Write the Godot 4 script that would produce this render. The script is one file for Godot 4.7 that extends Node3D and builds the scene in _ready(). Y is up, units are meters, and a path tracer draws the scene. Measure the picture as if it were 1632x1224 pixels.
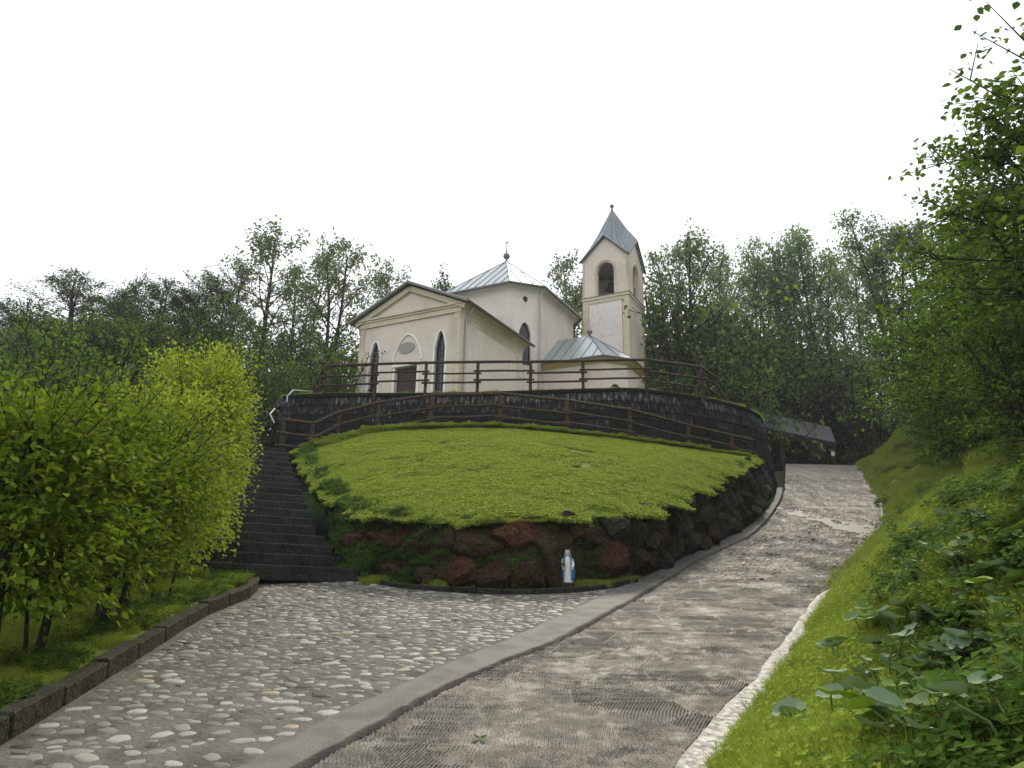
extends Node3D
# A chapel on a terrace above a steep concrete lane. Units are metres, y is up, the lane climbs towards -z.

const FOCAL := 1200.0
const PITCH := 0.29222
const ROLL := 0.022
const EYE := Vector3(0, 1.6, 0)
var lens_basis: Basis
var M := {}
var used := {}

# ------------------------------------------------------------------ mesh collector
class MB:
	var v := PackedVector3Array()
	var n := PackedVector3Array()
	var t := PackedVector2Array()
	var c := PackedColorArray()
	var i := PackedInt32Array()
	var col := Color(1, 1, 1)
	var tint := false
	var flat := true
	func tri(a: Vector3, b: Vector3, d: Vector3) -> void:
		var k := v.size()
		var nn := (d - a).cross(b - a).normalized()
		v.append(a); v.append(b); v.append(d)
		n.append(nn); n.append(nn); n.append(nn)
		if tint:
			c.append(col); c.append(col); c.append(col)
		i.append(k); i.append(k + 1); i.append(k + 2)
	func tri_to(a: Vector3, b: Vector3, d: Vector3, way: Vector3) -> void:
		if (d - a).cross(b - a).dot(way) < 0.0:
			tri(a, d, b)
		else:
			tri(a, b, d)
	func quad_to(a: Vector3, b: Vector3, d: Vector3, e: Vector3, way: Vector3) -> void:
		tri_to(a, b, d, way)
		tri_to(a, d, e, way)
	func box(x: Transform3D, s: Vector3) -> void:
		hull(x, s, 0.0)
	func hull(x: Transform3D, s: Vector3, b: float) -> void:
		var h := s * 0.5
		for ax in 3:
			var u := (ax + 1) % 3
			var w := (ax + 2) % 3
			for sg in [-1.0, 1.0]:
				var q := []
				for e in [[-1.0, -1.0], [1.0, -1.0], [1.0, 1.0], [-1.0, 1.0]]:
					var p := Vector3.ZERO
					p[ax] = sg * h[ax]
					p[u] = e[0] * (h[u] - b)
					p[w] = e[1] * (h[w] - b)
					q.append(x * p)
				var o := Vector3.ZERO
				o[ax] = sg
				quad_to(q[0], q[1], q[2], q[3], x.basis * o)
			if b > 0.0:
				for su in [-1.0, 1.0]:
					for sw in [-1.0, 1.0]:
						var q2 := []
						for e2 in [[-1.0, 0], [1.0, 0], [1.0, 1], [-1.0, 1]]:
							var p2 := Vector3.ZERO
							p2[ax] = e2[0] * (h[ax] - b)
							p2[u] = su * (h[u] if e2[1] == 0 else h[u] - b)
							p2[w] = sw * (h[w] - b if e2[1] == 0 else h[w])
							q2.append(x * p2)
						var o2 := Vector3.ZERO
						o2[u] = su
						o2[w] = sw
						quad_to(q2[0], q2[1], q2[2], q2[3], x.basis * o2)
		if b > 0.0:
			for sx in [-1.0, 1.0]:
				for sy in [-1.0, 1.0]:
					for sz in [-1.0, 1.0]:
						var s3 := Vector3(sx, sy, sz)
						tri_to(x * (Vector3(h.x, h.y - b, h.z - b) * s3), x * (Vector3(h.x - b, h.y, h.z - b) * s3), x * (Vector3(h.x - b, h.y - b, h.z) * s3), x.basis * s3)
	func tube(pts: Array, rad: Array, sides: int, caps := true) -> void:
		var k0 := v.size()
		var m := pts.size()
		var side := Vector3.ZERO
		for j in m:
			var dir: Vector3 = (pts[mini(j + 1, m - 1)] - pts[maxi(j - 1, 0)]).normalized()
			if side == Vector3.ZERO:
				side = dir.cross(Vector3(0.3, 0.2, 0.93) if absf(dir.z) < 0.8 else Vector3.UP).normalized()
			side = (side - dir * side.dot(dir)).normalized()
			var up := dir.cross(side)
			for s in sides:
				var a := TAU * s / sides
				var o := side * cos(a) + up * sin(a)
				v.append(pts[j] + o * rad[j])
				n.append(o)
				if tint:
					c.append(col)
		for j in m - 1:
			for s in sides:
				var a := k0 + j * sides + s
				var b := k0 + j * sides + (s + 1) % sides
				i.append_array([a, a + sides, b, b, a + sides, b + sides])
		if caps:
			for e in [0, m - 1]:
				var o2: Vector3 = (pts[0] - pts[1]) if e == 0 else (pts[m - 1] - pts[m - 2])
				for s in range(1, sides - 1):
					tri_to(v[k0 + e * sides], v[k0 + e * sides + s], v[k0 + e * sides + s + 1], o2)
	func rings(rows: Array, closed := true) -> void:
		# rows of equally many points, smooth
		var k0 := v.size()
		var w: int = rows[0].size()
		var h := rows.size()
		for r in h:
			for q in w:
				v.append(rows[r][q])
				var l: Vector3 = rows[r][(q + w - 1) % w] if closed or q > 0 else rows[r][q]
				var g: Vector3 = rows[r][(q + 1) % w] if closed or q < w - 1 else rows[r][q]
				var d: Vector3 = rows[maxi(r - 1, 0)][q]
				var u: Vector3 = rows[mini(r + 1, h - 1)][q]
				n.append((u - d).cross(g - l).normalized())
				if tint:
					c.append(col)
		for r in h - 1:
			for q in (w if closed else w - 1):
				var a := k0 + r * w + q
				var b := k0 + r * w + (q + 1) % w
				i.append_array([a, b, a + w, b, b + w, a + w])
	func slab(poly: Array, down: Vector3) -> void:
		var mid := Vector3.ZERO
		for p in poly:
			mid += p / poly.size()
		for k in range(1, poly.size() - 1):
			tri_to(poly[0], poly[k], poly[k + 1], -down)
			tri_to(poly[0] + down, poly[k] + down, poly[k + 1] + down, down)
		for k in poly.size():
			var a: Vector3 = poly[k]
			var b: Vector3 = poly[(k + 1) % poly.size()]
			quad_to(a, b, b + down, a + down, (a + b) * 0.5 - mid)
	func leaf(p: Vector3, tip: Vector3, nrm: Vector3, wid: float) -> void:
		var k := v.size()
		var s := tip.cross(nrm).normalized() * wid * 0.5
		var lift := nrm * wid * 0.16
		var m := p + tip * 0.42
		v.append(p); v.append(m + s + lift); v.append(p + tip - lift); v.append(m - s + lift)
		c.append(col); c.append(col); c.append(col); c.append(col)
		i.append_array([k, k + 1, k + 2, k, k + 2, k + 3])
	func leaf6(p: Vector3, tip: Vector3, nrm: Vector3, wid: float) -> void:
		var k := v.size()
		var s := tip.cross(nrm).normalized() * wid * 0.5
		var lift := nrm * wid * 0.15
		v.append(p); v.append(p + tip * 0.25 + s * 0.82 + lift); v.append(p + tip * 0.58 + s * 0.95 + lift * 0.6); v.append(p + tip - lift)
		v.append(p + tip * 0.58 - s * 0.95 + lift * 0.6); v.append(p + tip * 0.25 - s * 0.82 + lift)
		for q in 6:
			c.append(col)
		i.append_array([k, k + 1, k + 2, k, k + 2, k + 3, k, k + 3, k + 4, k, k + 4, k + 5])
	func blade(p: Vector3, tip: Vector3, s: Vector3) -> void:
		var k := v.size()
		v.append(p - s); v.append(p + s); v.append(p + tip)
		c.append(col); c.append(col); c.append(col)
		i.append_array([k, k + 1, k + 2])
	func mesh() -> ArrayMesh:
		var a := []
		a.resize(Mesh.ARRAY_MAX)
		a[Mesh.ARRAY_VERTEX] = v
		if n.size() == v.size():
			a[Mesh.ARRAY_NORMAL] = n
		if t.size() == v.size():
			a[Mesh.ARRAY_TEX_UV] = t
		if c.size() == v.size():
			a[Mesh.ARRAY_COLOR] = c
		a[Mesh.ARRAY_INDEX] = i
		var m := ArrayMesh.new()
		m.add_surface_from_arrays(Mesh.PRIMITIVE_TRIANGLES, a)
		return m

# ------------------------------------------------------------------ naming
func numbered(called: String) -> String:
	var k: int = used.get(called, 0)
	used[called] = k + 1
	return called if k == 0 else "%s_%03d" % [called, k]

func tag(o: Node3D, label: String, category := "", group := "", kind := "") -> Node3D:
	if label: o.set_meta("label", label)
	if category: o.set_meta("category", category)
	if group: o.set_meta("group", group)
	if kind: o.set_meta("kind", kind)
	return o

func base(called: String, where: Vector3, label: String, category: String, group := "", turn := 0.0) -> Node3D:
	var o := Node3D.new()
	o.name = numbered(called)
	o.position = where
	o.rotation.y = turn
	add_child(o)
	tag(o, label, category, group)
	return o

func put(called: String, m: Mesh, material: Material, parent: Node = null, x := Transform3D()) -> MeshInstance3D:
	var o := MeshInstance3D.new()
	o.mesh = m
	o.material_override = material
	o.transform = x
	if parent == null:
		o.name = numbered(called)
		add_child(o)
	else:
		o.name = called
		parent.add_child(o, true)
	return o

func struct(called: String, m: Mesh, material: Material, label: String) -> MeshInstance3D:
	var o := put(called, m, material)
	tag(o, label, "", "", "structure")
	return o

# ------------------------------------------------------------------ the photograph's lens, to read places off it
func ray(px: float, py: float) -> Vector3:
	return lens_basis * Vector3((px - 816.0) / FOCAL, -(py - 612.0) / FOCAL, -1.0)

func at(px: float, py: float, d: float) -> Vector3:
	var r := ray(px, py)
	return EYE + r * (d / -r.z)

func level(px: float, py: float, y: float) -> Vector3:
	var r := ray(px, py)
	return EYE + r * ((y - EYE.y) / r.y)

# ------------------------------------------------------------------ lie of the land
const PROFILE := [[-30.0, -4.95], [0.0, 0.0], [6.0, 0.99], [12.0, 1.98], [14.5, 2.47], [19.0, 3.6], [25.5, 5.55], [31.0, 7.35], [35.0, 8.5], [38.0, 8.9], [46.0, 9.2], [60.0, 12.5], [100.0, 24.0], [300.0, 62.0]]
func climb(d: float) -> float:
	var k := 1
	while k < PROFILE.size() - 1 and d > PROFILE[k][0]:
		k += 1
	var a: Array = PROFILE[k - 1]
	var b: Array = PROFILE[k]
	var w: float = b[0] - a[0]
	var s: float = (b[1] - a[1]) / w
	var sa := s
	var sb := s
	if k > 1:
		sa = 0.5 * (s + (a[1] - PROFILE[k - 2][1]) / (a[0] - PROFILE[k - 2][0]))
	if k < PROFILE.size() - 1:
		sb = 0.5 * (s + (PROFILE[k + 1][1] - b[1]) / (PROFILE[k + 1][0] - b[0]))
	var t := clampf((d - a[0]) / w, 0.0, 1.0)
	var t2 := t * t
	var t3 := t2 * t
	return (2 * t3 - 3 * t2 + 1) * a[1] + (t3 - 2 * t2 + t) * w * sa + (3 * t2 - 2 * t3) * b[1] + (t3 - t2) * w * sb

func ground_at(px: float, py: float) -> Vector3:
	var r := ray(px, py)
	var s := r.y / -r.z
	var d := 2.0
	while d < 40.0 and climb(d) < EYE.y + s * d:
		d += 0.05
	var p := EYE + r * (d / -r.z)
	p.y = climb(d)
	return p

func lookup(line: Array, d: float) -> float:
	# line: [x, d] rising in d; linear, extended at both ends
	var k := 1
	while k < line.size() - 1 and d > line[k][1]:
		k += 1
	var a: Array = line[k - 1]
	var b: Array = line[k]
	return a[0] + (b[0] - a[0]) * (d - a[1]) / (b[1] - a[1])

func traced(pixels: Array) -> Array:
	var out := []
	for p in pixels:
		var g := ground_at(p[0], p[1])
		out.append([g.x, -g.z])
	return out

func smooth_line(line: Array) -> Array:
	# denser line of [x, d] through the given points
	var out := []
	for k in line.size() - 1:
		var p0: Array = line[maxi(k - 1, 0)]
		var p1: Array = line[k]
		var p2: Array = line[k + 1]
		var p3: Array = line[mini(k + 2, line.size() - 1)]
		for s in 6:
			var t := s / 6.0
			var q := Vector2(p1[0], p1[1]).cubic_interpolate(Vector2(p2[0], p2[1]), Vector2(p0[0], p0[1]), Vector2(p3[0], p3[1]), t)
			out.append([q.x, q.y])
	out.append(line[line.size() - 1])
	return out

func led_in(line: Array) -> Array:
	# carries a traced line on towards and behind the viewer
	var a: Array = line[0]
	var b: Array = line[1]
	var slope: float = (b[0] - a[0]) / (b[1] - a[1])
	var out := []
	for d in [-6.0, -3.0, -1.0, 0.5, 1.7, 2.6, 3.3, 3.9]:
		if d < a[1] - 0.3:
			out.append([a[0] + slope * (d - a[1]), d])
	return out + line

var crack := []      # road's edge towards the rockery
var strip_edge := [] # concrete strip's edge towards the cobbles
var verge_edge := [] # road's edge towards the bank
var kerb_line := []  # kerb below the hedge
var rng := RandomNumberGenerator.new()
var fnl := FastNoiseLite.new()

func bank_rise(t: float, d: float, x: float) -> float:
	var k := 0.06 + 0.5 * minf(t, 0.5) + 0.62 * maxf(0.0, minf(t, 6.0) - 0.5) + 0.5 * maxf(0.0, minf(t, 26.0) - 6.0)
	return k + fnl.get_noise_2d(x * 3.0, d * 3.0) * minf(t, 1.5) * 0.5

func bank_point(t: float, d: float) -> Vector3:
	var x := lookup(verge_edge, d) + t
	return Vector3(x, climb(d) + bank_rise(t, d, x), -d)

func verge_point(t: float, d: float) -> Vector3:
	var x := lookup(kerb_line, d) - 0.1 - t
	return Vector3(x, climb(d) + 0.1 + 0.06 * minf(t, 2.0) + fnl.get_noise_2d(x * 4.0, d * 4.0) * minf(t, 1.0) * 0.12 + maxf(0.0, d - 14.0) * 0.06 * minf(t, 3.0), -d)

# ------------------------------------------------------------------ materials
func lin(r: float, g: float, b: float) -> Color:
	return Color(r, g, b).linear_to_srgb()

func speckle(sd: int, freq: float, stops: Array, size := 512, octaves := 5, kind := FastNoiseLite.TYPE_SIMPLEX_SMOOTH) -> NoiseTexture2D:
	var f := FastNoiseLite.new()
	f.seed = sd
	f.frequency = freq
	f.noise_type = kind
	f.fractal_octaves = octaves
	var g := Gradient.new()
	var off := PackedFloat32Array()
	var cols := PackedColorArray()
	for s in stops:
		off.append(s[0])
		cols.append(lin(s[1], s[2], s[3]) if s.size() == 4 else Color(s[1], s[1], s[1]))
	g.offsets = off
	g.colors = cols
	var t := NoiseTexture2D.new()
	t.width = size
	t.height = size
	t.seamless = true
	t.noise = f
	t.color_ramp = g
	return t

func triplanar(albedo: Texture2D, scale: Vector3, rough: float, bump: Texture2D = null, cm := 0.0, detail: Texture2D = null, dscale := Vector3.ONE) -> StandardMaterial3D:
	var m := StandardMaterial3D.new()
	m.albedo_texture = albedo
	m.uv1_triplanar = true
	m.uv1_world_triplanar = true
	m.uv1_scale = scale
	m.roughness = rough
	m.metallic_specular = 0.22
	if bump:
		m.heightmap_enabled = true
		m.heightmap_texture = bump
		m.heightmap_scale = cm
	if detail:
		m.detail_enabled = true
		m.detail_albedo = detail
		m.detail_blend_mode = BaseMaterial3D.BLEND_MODE_MUL
		m.detail_uv_layer = BaseMaterial3D.DETAIL_UV_2
		m.uv2_triplanar = true
		m.uv2_world_triplanar = true
		m.uv2_scale = dscale
	return m

func plain(c: Color, rough: float, metal := 0.0) -> StandardMaterial3D:
	var m := StandardMaterial3D.new()
	m.albedo_color = c
	m.roughness = rough
	m.metallic = metal
	return m

func leafy(rough := 0.5, through := 0.7) -> StandardMaterial3D:
	var m := StandardMaterial3D.new()
	m.vertex_color_use_as_albedo = true
	m.roughness = rough
	m.metallic_specular = 0.3
	m.backlight_enabled = true
	m.backlight = lin(through, through, through * 0.75)
	m.cull_mode = BaseMaterial3D.CULL_DISABLED
	return m

func make_materials() -> void:
	var grain := speckle(11, 0.05, [[0.0, 0.0], [1.0, 1.0]], 512, 6)
	var rough_grain := speckle(12, 0.02, [[0.0, 0.0], [1.0, 1.0]], 512, 7)
	var patches := speckle(13, 0.006, [[0.0, 0.4, 0.38, 0.34], [0.42, 0.78, 0.77, 0.74], [0.6, 1.0, 1.0, 1.0], [1.0, 0.9, 0.88, 0.84]], 512, 5)
	var stains := speckle(14, 0.01, [[0.0, 0.45, 0.43, 0.4], [0.4, 0.8, 0.79, 0.76], [0.55, 1.0, 1.0, 1.0], [1.0, 0.95, 0.93, 0.9]], 512, 6)
	var fine_patches := speckle(15, 0.004, [[0.0, 0.66, 0.64, 0.6], [0.35, 0.9, 0.89, 0.87], [0.5, 1.0, 1.0, 1.0], [1.0, 0.92, 0.91, 0.9]], 512, 4)
	M.concrete = triplanar(speckle(21, 0.09, [[0.0, 0.0164, 0.0138, 0.0102], [0.32, 0.0436, 0.0382, 0.0297], [0.5, 0.1145, 0.1042, 0.0859], [0.68, 0.218, 0.2019, 0.1716], [1.0, 0.3925, 0.3721, 0.3271]], 512, 5), Vector3.ONE * 1.6, 0.62, grain, 0.35, patches, Vector3.ONE * 0.31)
	M.strip = triplanar(speckle(22, 0.12, [[0.0, 0.04, 0.037, 0.032], [0.3, 0.085, 0.08, 0.07], [0.5, 0.125, 0.118, 0.104], [0.7, 0.17, 0.16, 0.143], [1.0, 0.28, 0.27, 0.25]], 512, 5), Vector3.ONE * 1.9, 0.75, grain, 0.5, stains, Vector3.ONE * 0.37)
	M.gutter = triplanar(speckle(23, 0.03, [[0.0, 0.0276, 0.0258, 0.0221], [0.35, 0.0736, 0.0708, 0.0644], [0.5, 0.1472, 0.1435, 0.1352], [1.0, 0.2484, 0.2438, 0.23]], 512, 6), Vector3.ONE * 1.1, 1.0, grain, 0.06, stains, Vector3.ONE * 0.5)
	for wet in [M.concrete, M.strip]:
		wet.metallic_specular = 0.4
	M.gutter.metallic_specular = 0.38
	M.concrete.roughness = 1.0
	M.concrete.roughness_texture = speckle(20, 0.004, [[0.0, 0.52], [0.38, 0.62], [0.55, 0.74], [1.0, 0.85]], 512, 5)
	M.gutter.roughness_texture = speckle(24, 0.02, [[0.0, 0.36], [0.4, 0.48], [0.55, 0.6], [1.0, 0.82]], 512, 6)
	M.wet = triplanar(speckle(21, 0.09, [[0.0, 0.02, 0.018, 0.015], [0.5, 0.07, 0.066, 0.058], [1.0, 0.2, 0.19, 0.17]], 512, 5), Vector3.ONE * 1.6, 0.62, grain, 0.5)
	M.wet.metallic_specular = 0.36
	M.mortar = triplanar(speckle(25, 0.1, [[0.0, 0.07, 0.066, 0.057], [0.5, 0.125, 0.118, 0.104], [1.0, 0.2, 0.19, 0.17]], 512, 6), Vector3.ONE * 1.7, 0.8, rough_grain, 1.2, stains, Vector3.ONE * 0.42)
	M.soil = triplanar(speckle(26, 0.04, [[0.0, 0.012, 0.009, 0.006], [0.45, 0.035, 0.026, 0.016], [0.62, 0.05, 0.05, 0.018], [1.0, 0.06, 0.07, 0.02]], 512, 6), Vector3.ONE * 0.9, 0.95, rough_grain, 3.0)
	M.turf = triplanar(speckle(27, 0.05, [[0.0, 0.05, 0.065, 0.012], [0.5, 0.1, 0.135, 0.02], [1.0, 0.14, 0.165, 0.03]], 512, 6), Vector3.ONE * 0.8, 0.95, rough_grain, 2.0)
	M.forest_floor = triplanar(speckle(28, 0.05, [[0.0, 0.012, 0.018, 0.006], [0.5, 0.025, 0.04, 0.01], [1.0, 0.05, 0.06, 0.02]], 512, 6), Vector3.ONE * 0.5, 0.95, rough_grain, 3.0)
	M.step = triplanar(speckle(29, 0.03, [[0.0, 0.0144, 0.0144, 0.0144], [0.5, 0.036, 0.0355, 0.0336], [1.0, 0.096, 0.096, 0.0864]], 512, 6), Vector3.ONE * 1.3, 0.5, rough_grain, 0.6, patches, Vector3.ONE * 0.6)
	M.step.metallic_specular = 0.14
	M.kerb = triplanar(speckle(30, 0.05, [[0.0, 0.012, 0.011, 0.008], [0.45, 0.034, 0.031, 0.024], [0.65, 0.05, 0.052, 0.026], [1.0, 0.11, 0.105, 0.085]], 512, 6), Vector3.ONE * 1.4, 0.9, rough_grain, 0.8, stains, Vector3.ONE * 0.8)
	# stone of the retaining wall: black weathering with runs of pale lime (texture squeezed sideways so that the runs hang down)
	M.block_dark = triplanar(speckle(31, 0.03, [[0.0, 0.004, 0.004, 0.004], [0.55, 0.01, 0.0098, 0.009], [0.72, 0.02, 0.0195, 0.017], [1.0, 0.07, 0.07, 0.065]], 512, 6), Vector3(1.1, 0.5, 1.1), 0.85, rough_grain, 1.0)
	M.block_mid = triplanar(speckle(33, 0.02, [[0.0, 0.006, 0.006, 0.005], [0.52, 0.014, 0.0135, 0.012], [0.66, 0.028, 0.027, 0.025], [0.8, 0.09, 0.089, 0.085], [1.0, 0.2, 0.2, 0.19]], 512, 4), Vector3(0.8, 0.2, 0.8), 0.85, rough_grain, 1.0)
	M.block_lime = triplanar(speckle(33, 0.02, [[0.0, 0.008, 0.008, 0.007], [0.48, 0.02, 0.019, 0.017], [0.58, 0.06, 0.059, 0.056], [0.72, 0.17, 0.17, 0.165], [1.0, 0.28, 0.28, 0.275]], 512, 4), Vector3(0.8, 0.2, 0.8), 0.85, rough_grain, 0.8)
	M.joint = plain(lin(0.012, 0.012, 0.011), 0.95)
	# boulders
	M.rock_red = triplanar(speckle(34, 0.03, [[0.0, 0.0124, 0.0087, 0.0062], [0.36, 0.0372, 0.0186, 0.0112], [0.52, 0.0744, 0.031, 0.0161], [0.7, 0.1054, 0.0465, 0.026], [0.8, 0.0434, 0.0465, 0.0155], [1.0, 0.1364, 0.1178, 0.093]], 512, 6), Vector3.ONE * 1.1, 0.85, rough_grain, 2.5, stains, Vector3.ONE * 0.9)
	M.rock_brown = triplanar(speckle(35, 0.03, [[0.0, 0.0099, 0.0072, 0.0055], [0.42, 0.033, 0.0198, 0.0121], [0.6, 0.055, 0.0341, 0.022], [0.75, 0.0385, 0.044, 0.0143], [0.88, 0.066, 0.055, 0.0385], [1.0, 0.11, 0.1018, 0.088]], 512, 6), Vector3.ONE * 1.1, 0.85, rough_grain, 2.5, stains, Vector3.ONE * 0.8)
	M.rock_grey = triplanar(speckle(36, 0.03, [[0.0, 0.0108, 0.0096, 0.0078], [0.42, 0.033, 0.0288, 0.0228], [0.6, 0.066, 0.06, 0.0498], [0.76, 0.045, 0.051, 0.0168], [1.0, 0.144, 0.138, 0.126]], 512, 6), Vector3.ONE * 1.1, 0.85, rough_grain, 2.5, stains, Vector3.ONE * 0.8)
	# river cobbles
	M.cobbles = [
		[lin(0.35, 0.34, 0.305), 41], [lin(0.29, 0.28, 0.25), 42], [lin(0.23, 0.22, 0.195), 43], [lin(0.2, 0.193, 0.175), 44], [lin(0.15, 0.143, 0.128), 45], [lin(0.09, 0.08, 0.066), 46], [lin(0.32, 0.27, 0.2), 47]]
	var spots := speckle(48, 0.05, [[0.0, 0.55, 0.53, 0.5], [0.4, 0.9, 0.89, 0.87], [0.6, 1.0, 1.0, 1.0], [1.0, 0.85, 0.84, 0.8]], 512, 6)
	for k in M.cobbles.size():
		var cm := triplanar(spots, Vector3.ONE * 2.3, 0.5, grain, 0.2)
		cm.albedo_color = M.cobbles[k][0]
		M.cobbles[k] = cm
	M.cobble_mix = triplanar(spots, Vector3.ONE * 2.3, 0.5, grain, 0.2)
	M.cobble_mix.vertex_color_use_as_albedo = true
	# plaster and paint
	M.plaster = triplanar(speckle(51, 0.02, [[0.0, 0.56, 0.49, 0.42], [0.5, 0.64, 0.57, 0.495], [1.0, 0.68, 0.615, 0.54]], 512, 6), Vector3.ONE * 0.4, 0.9, grain, 0.25, fine_patches, Vector3(0.16, 0.07, 0.16))
	M.plaster_white = triplanar(speckle(52, 0.02, [[0.0, 0.57, 0.52, 0.455], [0.5, 0.64, 0.59, 0.525], [1.0, 0.68, 0.635, 0.575]], 512, 6), Vector3.ONE * 0.4, 0.9, grain, 0.25, fine_patches, Vector3(0.16, 0.07, 0.16))
	M.mural = triplanar(speckle(53, 0.012, [[0.0, 0.4, 0.34, 0.31], [0.2, 0.56, 0.51, 0.48], [0.34, 0.64, 0.6, 0.57], [1.0, 0.68, 0.65, 0.62]], 512, 6), Vector3(0.5, 0.36, 0.5), 0.9, grain, 0.2)
	M.ochre = triplanar(speckle(54, 0.02, [[0.0, 0.48, 0.42, 0.3], [0.5, 0.57, 0.51, 0.385], [1.0, 0.61, 0.56, 0.45]], 512, 6), Vector3.ONE * 0.5, 0.85, grain, 0.2, fine_patches, Vector3.ONE * 0.15)
	M.soffit = plain(lin(0.5, 0.4, 0.2), 0.85)
	M.white_trim = plain(lin(0.72, 0.71, 0.68), 0.8)
	M.border = plain(lin(0.5, 0.32, 0.19), 0.85)
	M.zinc = triplanar(speckle(55, 0.02, [[0.0, 0.34, 0.37, 0.38], [0.5, 0.44, 0.47, 0.48], [1.0, 0.52, 0.55, 0.56]], 512, 5), Vector3.ONE * 0.5, 0.38, grain, 0.1)
	M.zinc.metallic = 0.75
	M.slate_zinc = triplanar(speckle(63, 0.02, [[0.0, 0.13, 0.15, 0.16], [0.5, 0.19, 0.215, 0.23], [1.0, 0.25, 0.275, 0.285]], 512, 5), Vector3.ONE * 0.5, 0.45, grain, 0.1)
	M.slate_zinc.metallic = 0.35
	M.zinc_dark = plain(lin(0.16, 0.17, 0.18), 0.45, 0.6)
	M.fascia = plain(lin(0.16, 0.145, 0.13), 0.6, 0.2)
	M.glass = plain(lin(0.012, 0.014, 0.018), 0.12)
	M.iron = plain(lin(0.05, 0.05, 0.052), 0.55, 0.4)
	M.bronze = plain(lin(0.09, 0.065, 0.03), 0.4, 0.9)
	M.plaque = plain(lin(0.27, 0.26, 0.24), 0.8)
	M.door = triplanar(speckle(56, 0.03, [[0.0, 0.035, 0.028, 0.026], [0.5, 0.06, 0.05, 0.046], [1.0, 0.085, 0.07, 0.064]], 256, 5), Vector3(4.0, 0.5, 4.0), 0.65, grain, 0.2)
	# wood
	M.log = triplanar(speckle(57, 0.03, [[0.0, 0.02, 0.014, 0.01], [0.5, 0.05, 0.034, 0.023], [0.75, 0.09, 0.066, 0.048], [1.0, 0.17, 0.15, 0.12]], 256, 6), Vector3(1.4, 1.4, 1.4), 0.75, grain, 0.4)
	M.log_new = triplanar(speckle(58, 0.03, [[0.0, 0.04, 0.022, 0.012], [0.5, 0.08, 0.044, 0.024], [1.0, 0.12, 0.075, 0.045]], 256, 6), Vector3(1.4, 1.4, 1.4), 0.75, grain, 0.4)
	M.bark = triplanar(speckle(59, 0.03, [[0.0, 0.012, 0.01, 0.008], [0.5, 0.035, 0.03, 0.024], [1.0, 0.08, 0.075, 0.062]], 256, 6), Vector3(3.0, 1.0, 3.0), 0.95, rough_grain, 1.5)
	M.bark_mossy = triplanar(speckle(60, 0.03, [[0.0, 0.015, 0.012, 0.008], [0.5, 0.04, 0.034, 0.022], [0.7, 0.045, 0.05, 0.02], [1.0, 0.07, 0.065, 0.05]], 256, 6), Vector3(3.0, 1.0, 3.0), 0.95, rough_grain, 1.5)
	M.roof_tile = triplanar(speckle(61, 0.04, [[0.0, 0.09, 0.0945, 0.099], [0.5, 0.171, 0.1755, 0.18], [1.0, 0.252, 0.2565, 0.261]], 256, 5), Vector3.ONE * 0.7, 0.5, grain, 0.2)
	M.timber = triplanar(speckle(62, 0.03, [[0.0, 0.015, 0.011, 0.008], [0.5, 0.035, 0.026, 0.018], [1.0, 0.06, 0.045, 0.03]], 256, 5), Vector3(2.0, 0.6, 2.0), 0.85, grain, 0.2)
	M.galvanised = plain(lin(0.33, 0.34, 0.34), 0.5, 0.5)
	M.leaf = leafy(0.6, 0.8)
	M.leaf.metallic_specular = 0.16
	M.leaf_far = leafy(0.7, 0.85)
	M.leaf_far.metallic_specular = 0.15
	M.grass = leafy(0.7, 0.6)
	M.grass.metallic_specular = 0.12
	M.broad = leafy(0.6, 0.4)
	M.broad.metallic_specular = 0.2
	M.weed = leafy(0.75, 0.5)
	M.weed.metallic_specular = 0.12
	M.statue_white = plain(lin(0.62, 0.62, 0.6), 0.5)
	M.statue_blue = plain(lin(0.03, 0.16, 0.36), 0.5)
	M.statue_skin = plain(lin(0.55, 0.4, 0.31), 0.6)
	M.orange_leaf = plain(lin(0.3, 0.075, 0.02), 0.7)

# ------------------------------------------------------------------ small builders
func grid_mesh(rows: Array) -> ArrayMesh:
	# rows of points, smooth, upward normals
	var b := MB.new()
	var w: int = rows[0].size()
	var h := rows.size()
	for r in h:
		for q in w:
			b.v.append(rows[r][q])
			var e: Vector3 = rows[r][mini(q + 1, w - 1)] - rows[r][maxi(q - 1, 0)]
			var f: Vector3 = rows[mini(r + 1, h - 1)][q] - rows[maxi(r - 1, 0)][q]
			var nn := e.cross(f).normalized()
			if nn.length() < 0.5:
				nn = Vector3.UP
			b.n.append(nn if nn.y >= -0.2 else -nn)
	for r in h - 1:
		for q in w - 1:
			var a := r * w + q
			var n0: Vector3 = b.n[a]
			var x := (b.v[a + w] - b.v[a]).cross(b.v[a + 1] - b.v[a])
			if x.dot(n0) >= 0.0:
				b.i.append_array([a, a + 1, a + w, a + 1, a + w + 1, a + w])
			else:
				b.i.append_array([a, a + w, a + 1, a + 1, a + w, a + w + 1])
	return b.mesh()

func looking(dir: Vector3, up: Vector3) -> Basis:
	var z := dir.normalized()
	var x := up.cross(z).normalized()
	return Basis(x, z.cross(x), z)

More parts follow.
